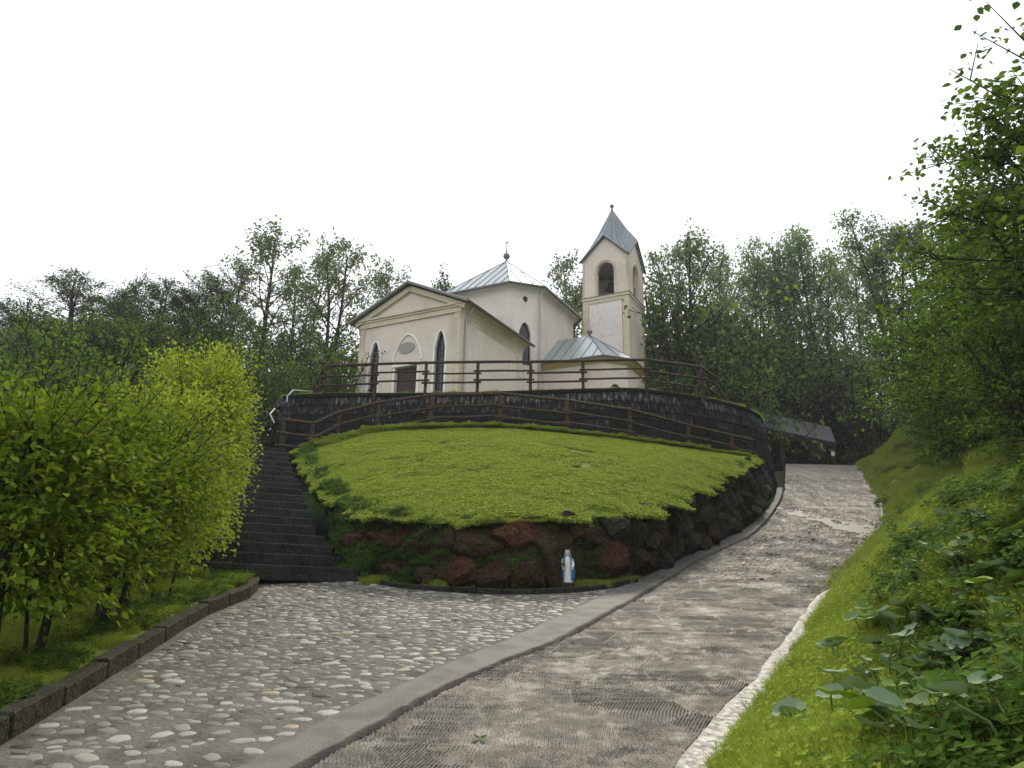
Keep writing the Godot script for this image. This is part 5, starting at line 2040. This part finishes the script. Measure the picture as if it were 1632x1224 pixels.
	var full_a := grow(611, {"h": 10.0, "r": 3.0, "first": 0.16, "limbs": 26, "twigs": 11, "leaves": 16, "stems": 2, "leaf": 0.16, "ratio": 0.58, "spread": 0.3, "droop": 0.5, "cols": dark, "peak": 0.75, "trunk": 0.17, "lean": 0.08, "el0": 0.15, "el1": 1.0})
	var full_b := grow(612, {"h": 10.0, "r": 2.6, "first": 0.14, "limbs": 28, "twigs": 11, "leaves": 16, "stems": 2, "leaf": 0.15, "ratio": 0.6, "spread": 0.28, "droop": 0.3, "cols": dark, "peak": 0.65, "trunk": 0.16, "lean": 0.06, "el0": 0.3, "el1": 1.1})
	var airy_a := grow(613, {"h": 10.0, "r": 2.5, "first": 0.25, "limbs": 26, "twigs": 9, "leaves": 13, "stems": 1, "leaf": 0.175, "ratio": 0.62, "spread": 0.3, "droop": 0.5, "cols": mid, "peak": 0.8, "trunk": 0.15, "lean": 0.05, "el0": 0.3, "el1": 1.1})
	var airy_b := grow(614, {"h": 10.0, "r": 2.2, "first": 0.3, "limbs": 18, "twigs": 9, "leaves": 13, "stems": 2, "leaf": 0.165, "ratio": 0.62, "spread": 0.3, "droop": 0.6, "cols": mid, "peak": 0.85, "trunk": 0.13, "lean": 0.1, "el0": 0.4, "el1": 1.15})
	var ash := grow(615, {"h": 10.0, "r": 2.3, "first": 0.3, "limbs": 15, "twigs": 9, "leaves": 16, "stems": 4, "leaf": 0.17, "ratio": 0.55, "spread": 0.34, "droop": 0.5, "cols": [Color(0.17, 0.235, 0.11), Color(0.21, 0.28, 0.12), Color(0.145, 0.2, 0.105)], "peak": 0.8, "trunk": 0.13, "lean": 0.12, "el0": 0.5, "el1": 1.15})
	var trees := [
		[40, 490, 36, full_a, 0.95, "low dark spreading tree at the open end of the tree row"], [128, 437, 40, full_a, 1.0, "dark tree with drooping plumed top in the left row"], [200, 452, 41, full_b, 1.0, "dark dense tree between plumed and pointed neighbours"], [222, 438, 44, full_b, 0.8, "dark tree with a slim pointed leader"], [268, 447, 40, full_a, 0.85, "dense dark tree of the row behind the golden hedge"], [318, 432, 39, full_b, 0.95, "dark leafy tree with clumped layered branches"], [372, 415, 40, full_b, 0.85, "dark tree with broken crown beside the airy beech"],
		[432, 372, 37, airy_a, 1.25, "tall airy tree with straight trunk near the chapel facade"], [492, 402, 40, airy_b, 0.9, "thin airy tree between two taller open crowns"], [548, 376, 37, airy_b, 1.1, "airy open-crowned tree just before the facade's eave"], [612, 428, 42, airy_a, 0.9, "small-leaved tree peeping over the front roof slope"], [690, 440, 50, full_b, 0.9, "green tree crown between front gable and drum roof"], [905, 448, 52, airy_a, 1.1, "thin tree seen between drum and bell tower"], [925, 415, 56, airy_b, 1.0, "sparse twigs rising behind the bell tower"],
		[1092, 370, 41, airy_a, 1.1, "airy tree with open crown beside the bell tower"], [1062, 385, 44, airy_b, 0.8, "slim tree hard against the bell tower wall"], [1140, 440, 46, airy_b, 0.9, "thin small tree in the gap right of the bell tower"], [1180, 402, 50, airy_b, 1.0, "slender straight tree before the tall ash group"], [1225, 372, 52, ash, 0.85, "many-stemmed tall tree above the shed roof"], [1280, 350, 50, ash, 0.95, "tall ash-like tree with leaning parallel stems"], [1345, 395, 52, airy_b, 1.0, "thin tree filling the gap between two tall crowns"], [1395, 340, 38, ash, 1.1, "tall tree with dark twin trunks above the bank"], [1460, 345, 36, airy_a, 1.35, "broad airy tree behind the hazel thicket"], [1520, 330, 36, ash, 1.0, "leafy tall tree partly hidden by the overhanging hazel"]]
	for e in trees:
		var top := at(e[0], e[1], e[2])
		var gy := land(top.x, e[2])
		var sc: float = (top.y - gy) / 10.4
		plant("tree", e[3], [M.bark, M.leaf_far], Vector3(top.x, gy - 0.3, top.z), Vector3(sc * e[4] * 0.92 if sc > 1.0 else e[4], sc, sc * e[4] * 0.92 if sc > 1.0 else e[4]), r.randf() * TAU, e[5], "tree", "")
	# ---- undergrowth along the wood's edge
	var thicket := [
		[100, 520, 39, 1.7], [190, 515, 39, 1.8], [290, 510, 38, 1.7], [360, 505, 38, 1.6], [20, 560, 38, 1.6], [415, 560, 34, 1.2], [470, 545, 36, 1.3], [525, 560, 36, 1.2], [545, 590, 33, 1.0], [395, 600, 33, 1.1], [330, 560, 35, 1.4], [250, 550, 36, 1.5], [150, 530, 36, 1.5], [60, 540, 34, 1.4], [440, 600, 31, 0.9],
		[1045, 500, 48, 2.0], [1085, 520, 44, 1.6], [1130, 500, 45, 1.7], [1160, 540, 46, 1.5], [1070, 560, 47, 1.3], [1115, 580, 42, 1.1], [1150, 592, 41, 0.9], [1205, 560, 52, 1.6], [1250, 570, 54, 1.6], [1290, 590, 55, 1.5], [1330, 570, 55, 1.7], [1350, 630, 52, 1.3], [1320, 640, 56, 1.2], [1240, 620, 57, 1.3], [1380, 560, 48, 1.7], [1338, 640, 55, 1.4], [1362, 690, 52, 1.1], [1385, 660, 47, 1.0], [1345, 665, 56, 1.3]]
	for k in thicket.size():
		var e: Array = thicket[k]
		var top := at(e[0], e[1], e[2])
		var gy := land(top.x, e[2]) - 0.1
		var sc: float = maxf(0.6, (top.y - gy) / 3.3)
		var lab := "understorey bush at the wood's edge behind hedge and stairway" if e[0] < 600 else "green understorey bush of the wood beyond the terrace fence"
		plant("bush", bush_c if k % 2 == 0 else bush_b, [M.bark, M.leaf_far], Vector3(top.x, gy, top.z), Vector3(maxf(sc, e[3]), sc, maxf(sc, e[3])), r.randf() * TAU, lab, "bush", "understorey by the stairway" if e[0] < 600 else "understorey beyond the fence")
	# ---- hazels on the bank
	var hz_cols := [Color(0.085, 0.15, 0.024), Color(0.12, 0.19, 0.024), Color(0.17, 0.24, 0.03), Color(0.065, 0.115, 0.022)]
	var hazel_a := grow(621, {"h": 5.0, "r": 2.1, "first": 0.1, "limbs": 12, "twigs": 9, "leaves": 13, "stems": 6, "leaf": 0.1, "ratio": 0.8, "spread": 0.18, "droop": 0.5, "fine": true, "cols": hz_cols, "peak": 0.8, "trunk": 0.06, "lean": 0.3, "el0": 0.2, "el1": 1.0})
	var hazel_b := grow(622, {"h": 5.0, "r": 1.9, "first": 0.08, "limbs": 12, "twigs": 9, "leaves": 13, "stems": 6, "leaf": 0.09, "ratio": 0.8, "spread": 0.18, "droop": 0.5, "fine": true, "cols": hz_cols, "peak": 0.7, "trunk": 0.06, "lean": 0.35, "el0": 0.1, "el1": 1.0})
	var hazels := [
		[1800, 60, 10.0, hazel_a, 6.4, 1.0, "tall hazel overhanging the bank against the white sky"], [1720, 130, 11.5, hazel_b, 5.5, 1.0, "leafy hazel closing the view beside the overhanging one"], [1700, 225, 15.0, hazel_a, 5.5, 1.0, "hazel crown between the overhanging branches and the slope"], [1690, 300, 12.0, hazel_b, 5.5, 1.0, "hazel with bright leaves below the overhanging one"], [1640, 330, 16.0, hazel_a, 5.5, 1.0, "dense hazel crown behind the overhanging branches"], [1590, 400, 19.0, hazel_b, 5.5, 1.0, "full hazel rising over the dark hollow"], [1530, 470, 20.0, hazel_a, 5.5, 1.0, "wide hazel on the bank before the dark hollow"], [1500, 455, 25.0, hazel_b, 5.5, 0.95, "hazel at the edge of the dark hollow"], [1500, 545, 27.0, hazel_a, 4.5, 1.0, "low hazel whose branches reach towards the lane's crest"], [1600, 480, 15.0, hazel_b, 4.0, 1.0, "bright low hazel on the upper bank"], [1560, 560, 18.0, hazel_a, 3.6, 1.0, "hazel bush filling the foot of the thicket"], [1500, 600, 22.0, hazel_b, 3.0, 1.0, "small hazel where bank grass meets the thicket"], [1475, 600, 30.0, hazel_b, 3.6, 1.0, "hazel bush nearest the shed on the bank"], [1632, 570, 12.5, hazel_a, 3.0, 1.0, "low leafy hazel above the butterbur slope"]]
	for e in hazels:
		var top := at(e[0], e[1], e[2])
		var t := top.x - lookup(verge_edge, e[2])
		var foot := Vector3(top.x, climb(e[2]) + bank_rise(maxf(t, 0.0), e[2], top.x) - 0.1, top.z)
		var sc: float = maxf(0.5, (top.y - foot.y) / 5.2)
		plant("hazel", e[3], [M.bark_mossy, M.leaf], foot, Vector3(minf(sc * 1.25, 1.3), sc, minf(sc * 1.25, 1.3)), r.randf() * TAU, e[6], "hazel", "")
	build_ground_cover(r)

func build_ground_cover(r: RandomNumberGenerator) -> void:
	var lush := [Color(0.24, 0.315, 0.045), Color(0.3, 0.37, 0.05), Color(0.175, 0.25, 0.036), Color(0.33, 0.38, 0.075), Color(0.27, 0.34, 0.045)]
	var olive := [Color(0.22, 0.29, 0.05), Color(0.28, 0.34, 0.06), Color(0.18, 0.25, 0.04), Color(0.32, 0.35, 0.1)]
	var lawn_a := grass_patch(701, 0.75, 1700, 0.02, 0.06, 0.006, lush, 0.6)
	var lawn_b := grass_patch(702, 0.75, 1700, 0.03, 0.1, 0.005, lush, 0.25)
	var tall := grass_patch(703, 0.62, 1100, 0.08, 0.24, 0.004, lush, 0.1)
	var dry := grass_patch(704, 0.62, 1000, 0.08, 0.24, 0.004, olive, 0.0)
	var weeds := weed_patch(705, 0.6, 55, 0.22, 0.07, [Color(0.05, 0.1, 0.016), Color(0.075, 0.13, 0.02), Color(0.04, 0.085, 0.02)])
	var weeds_big := weed_patch(706, 0.7, 38, 0.34, 0.11, [Color(0.045, 0.095, 0.016), Color(0.07, 0.125, 0.02), Color(0.09, 0.15, 0.025)])
	# lawn
	var pa := []
	var pb := []
	var pw := []
	for k in 900:
		var s := r.randf_range(0.02, 0.965)
		var q := r.randf()
		var p := lawn_point(s, q)
		var gx := lawn_point(minf(s + 0.01, 1.0), q) - lawn_point(maxf(s - 0.01, 0.0), q)
		var gz := lawn_point(s, minf(q + 0.04, 1.0)) - lawn_point(s, maxf(q - 0.04, 0.0))
		var n := gx.cross(gz).normalized()
		if n.y < 0: n = -n
		if n.y < 0.3: n = Vector3.UP
		(pa if k % 2 == 0 else pb).append(on_slope(p, n, r.randf() * TAU, r.randf_range(0.85, 1.2)))
		if s < 0.3 and q < 0.2 and r.randf() < 0.3:
			pw.append(on_slope(p, n, r.randf() * TAU, r.randf_range(0.25, 0.45)))
	# overhanging fringe along the lawn's rim and the fence
	for k in 170:
		var s := 0.01 + 0.96 * k / 169.0
		var p := lawn_point(s, 0.0)
		pb.append(on_slope(p + Vector3(0, -0.02, 0), Vector3(r.randf_range(-0.2, 0.2), 1, 0.35).normalized(), r.randf() * TAU, r.randf_range(0.2, 0.5)))
	for k in 120:
		pb.append(on_slope(lawn_point(0.02 + 0.94 * k / 119.0, 1.0), Vector3.UP, r.randf() * TAU, r.randf_range(0.8, 1.3)))
	scatter("grass", lawn_a, M.grass, pa, "short clover turf of the sloping lawn")
	scatter("grass", lawn_b, M.grass, pb, "short grass blades among the lawn's clover and along its rim")
	var lawn_weeds := weed_patch(707, 0.55, 46, 0.1, 0.055, [Color(0.13, 0.2, 0.026), Color(0.19, 0.265, 0.03), Color(0.1, 0.165, 0.024), Color(0.22, 0.28, 0.04)])
	var pl := []
	for k in 150:
		var p := lawn_point(r.randf_range(0.03, 0.95), pow(r.randf(), 1.6))
		pl.append(on_slope(p, Vector3(0, 0.94, 0.34), r.randf() * TAU, r.randf_range(0.3, 0.8)))
	for k in 150:
		var s2 := r.randf_range(0.02, 0.96)
		var p := lawn_point(s2, r.randf_range(0.0, 0.03))
		pl.append(on_slope(p + Vector3(0, -0.05, 0.03), Vector3(r.randf_range(-0.3, 0.3), 0.8, 0.6).normalized(), r.randf() * TAU, r.randf_range(0.3, 0.85) if s2 < 0.5 else r.randf_range(0.25, 0.55)))
	scatter("weeds", lawn_weeds, M.weed, pl, "clover and plantain tufts in the lawn and over its ragged rim")
	# weeds on the earth face, thick beside the steps
	var n2 := lawn_front.size() - 1
	for k in 400:
		var s := pow(r.randf(), 1.35)
		var j := mini(int(s * n2), n2 - 1)
		var q := r.randf()
		if s > 0.42 and r.randf() < 0.45: continue
		var p: Vector3 = rock_foot[j].lerp(lawn_front[j], q)
		var o: Vector3 = rock_foot[j] - lawn_front[j]
		o.y = 0.35
		pw.append(on_slope(p + o.normalized() * 0.08, (o.normalized() + Vector3(0, 0.6, 0)).normalized(), r.randf() * TAU, r.randf_range(0.25, 0.45) if s > 0.42 else r.randf_range(0.28, 0.6)))
	# strip between edging and boulders
	var pt := []
	for k in 90:
		var g := ground_at(lerpf(590, 1000, k / 89.0), 934 + r.randf_range(-3, 2) - (6.0 if k < 20 or k > 80 else 0.0))
		pt.append(on_slope(g, Vector3.UP, r.randf() * TAU, r.randf_range(0.35, 0.6)))
		if k % 4 == 0:
			pw.append(on_slope(g + Vector3(0, 0, -0.1), Vector3.UP, r.randf() * TAU, r.randf_range(0.25, 0.45)))
	# verge under the hedge
	for k in 420:
		var d := r.randf_range(3.6, 12.4)
		var t := 0.16 + pow(r.randf(), 1.5) * 4.0
		pt.append(on_slope(verge_point(t, d), Vector3(0, 1, 0.16).normalized(), r.randf() * TAU, r.randf_range(0.3, 0.5) if t < 0.6 else r.randf_range(0.5, 0.85)))
		if r.randf() < 0.6:
			pw.append(on_slope(verge_point(t, d), Vector3(0, 1, 0.16).normalized(), r.randf() * TAU, r.randf_range(0.3, 0.65)))
	# terrace edge
	for k in range(0, 128):
		for q in 3:
			var p: Vector3 = wall_top[k]
			var inn := Vector3(-0.05, 0, -1.0) * (0.22 + q * 0.4 + r.randf() * 0.2)
			pt.append(on_slope(Vector3(p.x, TERRACE + 0.04, p.z) + inn, Vector3.UP, r.randf() * TAU, r.randf_range(0.35, 0.65)))
	# bank
	var pd := []
	var pg := []
	for k in 2200:
		var d := 2.6 * pow(14.0, r.randf())
		var t := pow(r.randf(), 1.3) * minf(7.0, 1.5 + d * 0.36)
		var p := bank_point(t, d)
		var n := Vector3(-0.5, 1, 0.2).normalized()
		var sc := r.randf_range(0.6, 1.0) * (0.5 if t < 0.25 else 1.0)
		if d > 13.0 and r.randf() < 0.8:
			pd.append(on_slope(p, n, r.randf() * TAU, sc * 1.2))
		elif r.randf() < 0.3:
			pw.append(on_slope(p, n, r.randf() * TAU, sc * r.randf_range(0.3, 0.7)))
		elif t < 1.1 or r.randf() < 0.45:
			pt.append(on_slope(p, n, r.randf() * TAU, sc * 0.8))
		else:
			pg.append(on_slope(p, n, r.randf() * TAU, sc * r.randf_range(0.5, 0.9)))
	for k in 900:
		var d := r.randf_range(12.0, 34.0)
		var t := r.randf_range(0.05, 7.0)
		(pd if r.randf() < 0.75 else pw).append(on_slope(bank_point(t, d), Vector3(-0.45, 1, 0.25).normalized(), r.randf() * TAU, r.randf_range(0.5, 1.2)))
	scatter("grass", tall, M.grass, pt, "taller fresh grass on verge, terrace edge and bank")
	scatter("grass", dry, M.grass, pd, "olive meadow grass on the upper bank by the lane's bend")
	scatter("weeds", weeds, M.weed, pw, "small leafy weeds on rockery, hedge verge and lower bank")
	scatter("weeds", weeds_big, M.weed, pg, "leafy weeds between the butterbur on the bank")
	# ---- butterbur
	var shapes := []
	for k in 4:
		for tint in [Color(0.16, 0.225, 0.13), Color(0.125, 0.195, 0.085), Color(0.11, 0.19, 0.045), Color(0.15, 0.245, 0.03)]:
			shapes.append(kidney_leaf(801 + k, tint))
	var stalk := plain(lin(0.1, 0.15, 0.05), 0.6)
	var where := [[1262, 1195], [1290, 1190], [1350, 1130], [1395, 1130], [1440, 1120], [1470, 1100], [1425, 960], [1455, 955], [1490, 955], [1400, 1215], [1460, 1215], [1520, 1200], [1580, 1190], [1625, 1210], [1600, 1090], [1560, 1070], [1625, 1075], [1545, 1130], [1500, 1140], [1590, 1140], [1380, 1030], [1420, 1050], [1410, 1000], [1470, 1010], [1530, 1010], [1590, 1010], [1620, 960], [1560, 955], [1530, 900], [1590, 910], [1480, 905], [1440, 925], [1620, 880], [1560, 860], [1600, 830], [1520, 850], [1480, 870], [1630, 1030], [1340, 1080], [1330, 1180], [1420, 1170], [1470, 1165], [1560, 1165], [1620, 1145]]
	for k in 30:
		where.append([r.randf_range(1400, 1632), r.randf_range(850, 1224)])
	for e in where:
		var p := bank_at(e[0], e[1])
		if p == Vector3.INF: continue
		var t := base("butterbur", p, "butterbur plant with round pale leaves on the bank", "plant", "butterbur plants on the bank", r.randf() * TAU)
		for q in 2 + r.randi() % 3:
			var az := r.randf() * TAU
			var reach := r.randf_range(0.04, 0.2)
			var hgt := r.randf_range(0.1, 0.24)
			var tip := Vector3(cos(az) * reach, hgt, sin(az) * reach)
			var sz := r.randf_range(0.09, 0.2)
			var lf := put("leaf", shapes[(r.randi() % 4) * 4 + [0, 0, 1, 1, 2, 3][r.randi() % 6]], M.broad, t)
			lf.transform = Transform3D(Basis(Vector3.UP, r.randf() * TAU) * Basis(Vector3.RIGHT, r.randf_range(-0.35, 0.6)) * Basis.from_scale(Vector3(sz, sz, sz)), tip)
			var sm := MB.new()
			sm.tube([Vector3(0, -0.05, 0), tip * Vector3(0.35, 0.6, 0.35), tip], [0.006, 0.005, 0.004], 5, false)
			put("stalk", sm.mesh(), stalk, t)
	# ---- a few fallen leaves on the lane
	for e in [[765, 1182, "pale crumpled leaf lying on the combed concrete"], [1095, 967, "small dry leaf on the lane by the strip"]]:
		var g := ground_at(e[0], e[1])
		var lf := put("fallen_leaf", shapes[1], M.broad)
		lf.transform = Transform3D(Basis(Vector3.RIGHT, -0.1) * Basis.from_scale(Vector3(0.1, 0.12, 0.05)), g + Vector3(0, 0.01, 0))
		tag(lf, e[2], "leaf", "")

# ------------------------------------------------------------------ scene
func _ready() -> void:
	lens_basis = Basis(Vector3.RIGHT, PITCH) * Basis(Vector3.BACK, ROLL)
	var cam := Camera3D.new()
	cam.name = "camera"
	cam.fov = rad_to_deg(2.0 * atan(612.0 / FOCAL))
	cam.near = 0.05
	cam.far = 600.0
	cam.transform = Transform3D(lens_basis, EYE)
	add_child(cam)
	cam.current = true
	var sky_mat := ProceduralSkyMaterial.new()
	sky_mat.sky_top_color = Color(0.96, 0.975, 1.0)
	sky_mat.sky_horizon_color = Color(1.0, 1.0, 1.0)
	sky_mat.ground_horizon_color = Color(0.9, 0.9, 0.9)
	sky_mat.ground_bottom_color = Color(0.25, 0.27, 0.22)
	sky_mat.sky_energy_multiplier = 0.8
	sky_mat.sun_angle_max = 1.0
	var sky := Sky.new()
	sky.sky_material = sky_mat
	var env := Environment.new()
	env.background_mode = Environment.BG_SKY
	env.sky = sky
	env.tonemap_mode = Environment.TONE_MAPPER_LINEAR
	env.tonemap_exposure = 2.4
	env.fog_enabled = true
	env.fog_density = 0.0007
	env.fog_light_color = Color(0.93, 0.96, 1.0)
	env.sdfgi_enabled = true
	env.ssao_enabled = true
	env.ssil_enabled = true
	var we := WorldEnvironment.new()
	we.name = "environment"
	we.environment = env
	add_child(we)
	var sun := DirectionalLight3D.new()
	sun.name = "sun"
	sun.light_energy = 0.5
	sun.light_angular_distance = 12.0
	sun.light_color = Color(1.0, 0.96, 0.88)
	sun.shadow_enabled = true
	sun.sky_mode = DirectionalLight3D.SKY_MODE_LIGHT_ONLY
	sun.basis = looking(Vector3(0.2, 0.68, -0.68), Vector3.UP)
	add_child(sun)
	fnl.seed = 4
	fnl.frequency = 0.08
	fnl.fractal_octaves = 3
	crack = smooth_line(led_in(traced([[490, 1222], [600, 1160], [720, 1094], [820, 1052], [900, 1019], [1000, 963], [1100, 901], [1160, 872], [1205, 848], [1243, 800], [1250, 765], [1253, 738]])))
	strip_edge = smooth_line(led_in(traced([[415, 1210], [520, 1150], [620, 1103], [740, 1050], [831, 1012], [930, 965], [1003, 931], [1090, 889], [1150, 862], [1195, 838], [1232, 800], [1240, 765], [1243, 742]])))
	verge_edge = smooth_line(led_in(traced([[1172, 1222], [1210, 1155], [1252, 1088], [1300, 1005], [1342, 940], [1390, 885], [1417, 838], [1410, 800], [1385, 765], [1357, 736]])))
	kerb_line = smooth_line(led_in(traced([[-60, 1222], [0, 1188], [130, 1110], [240, 1038], [330, 982], [412, 938]])) + [[-5.5, 16.0], [-9.5, 26.0], [-14.0, 40.0]])
	make_materials()
	build_paving()
	build_mound()
	build_stairs()
	build_terrace()
	build_fences()
	build_chapel()
	build_shed()
	build_statue()
	build_plants()
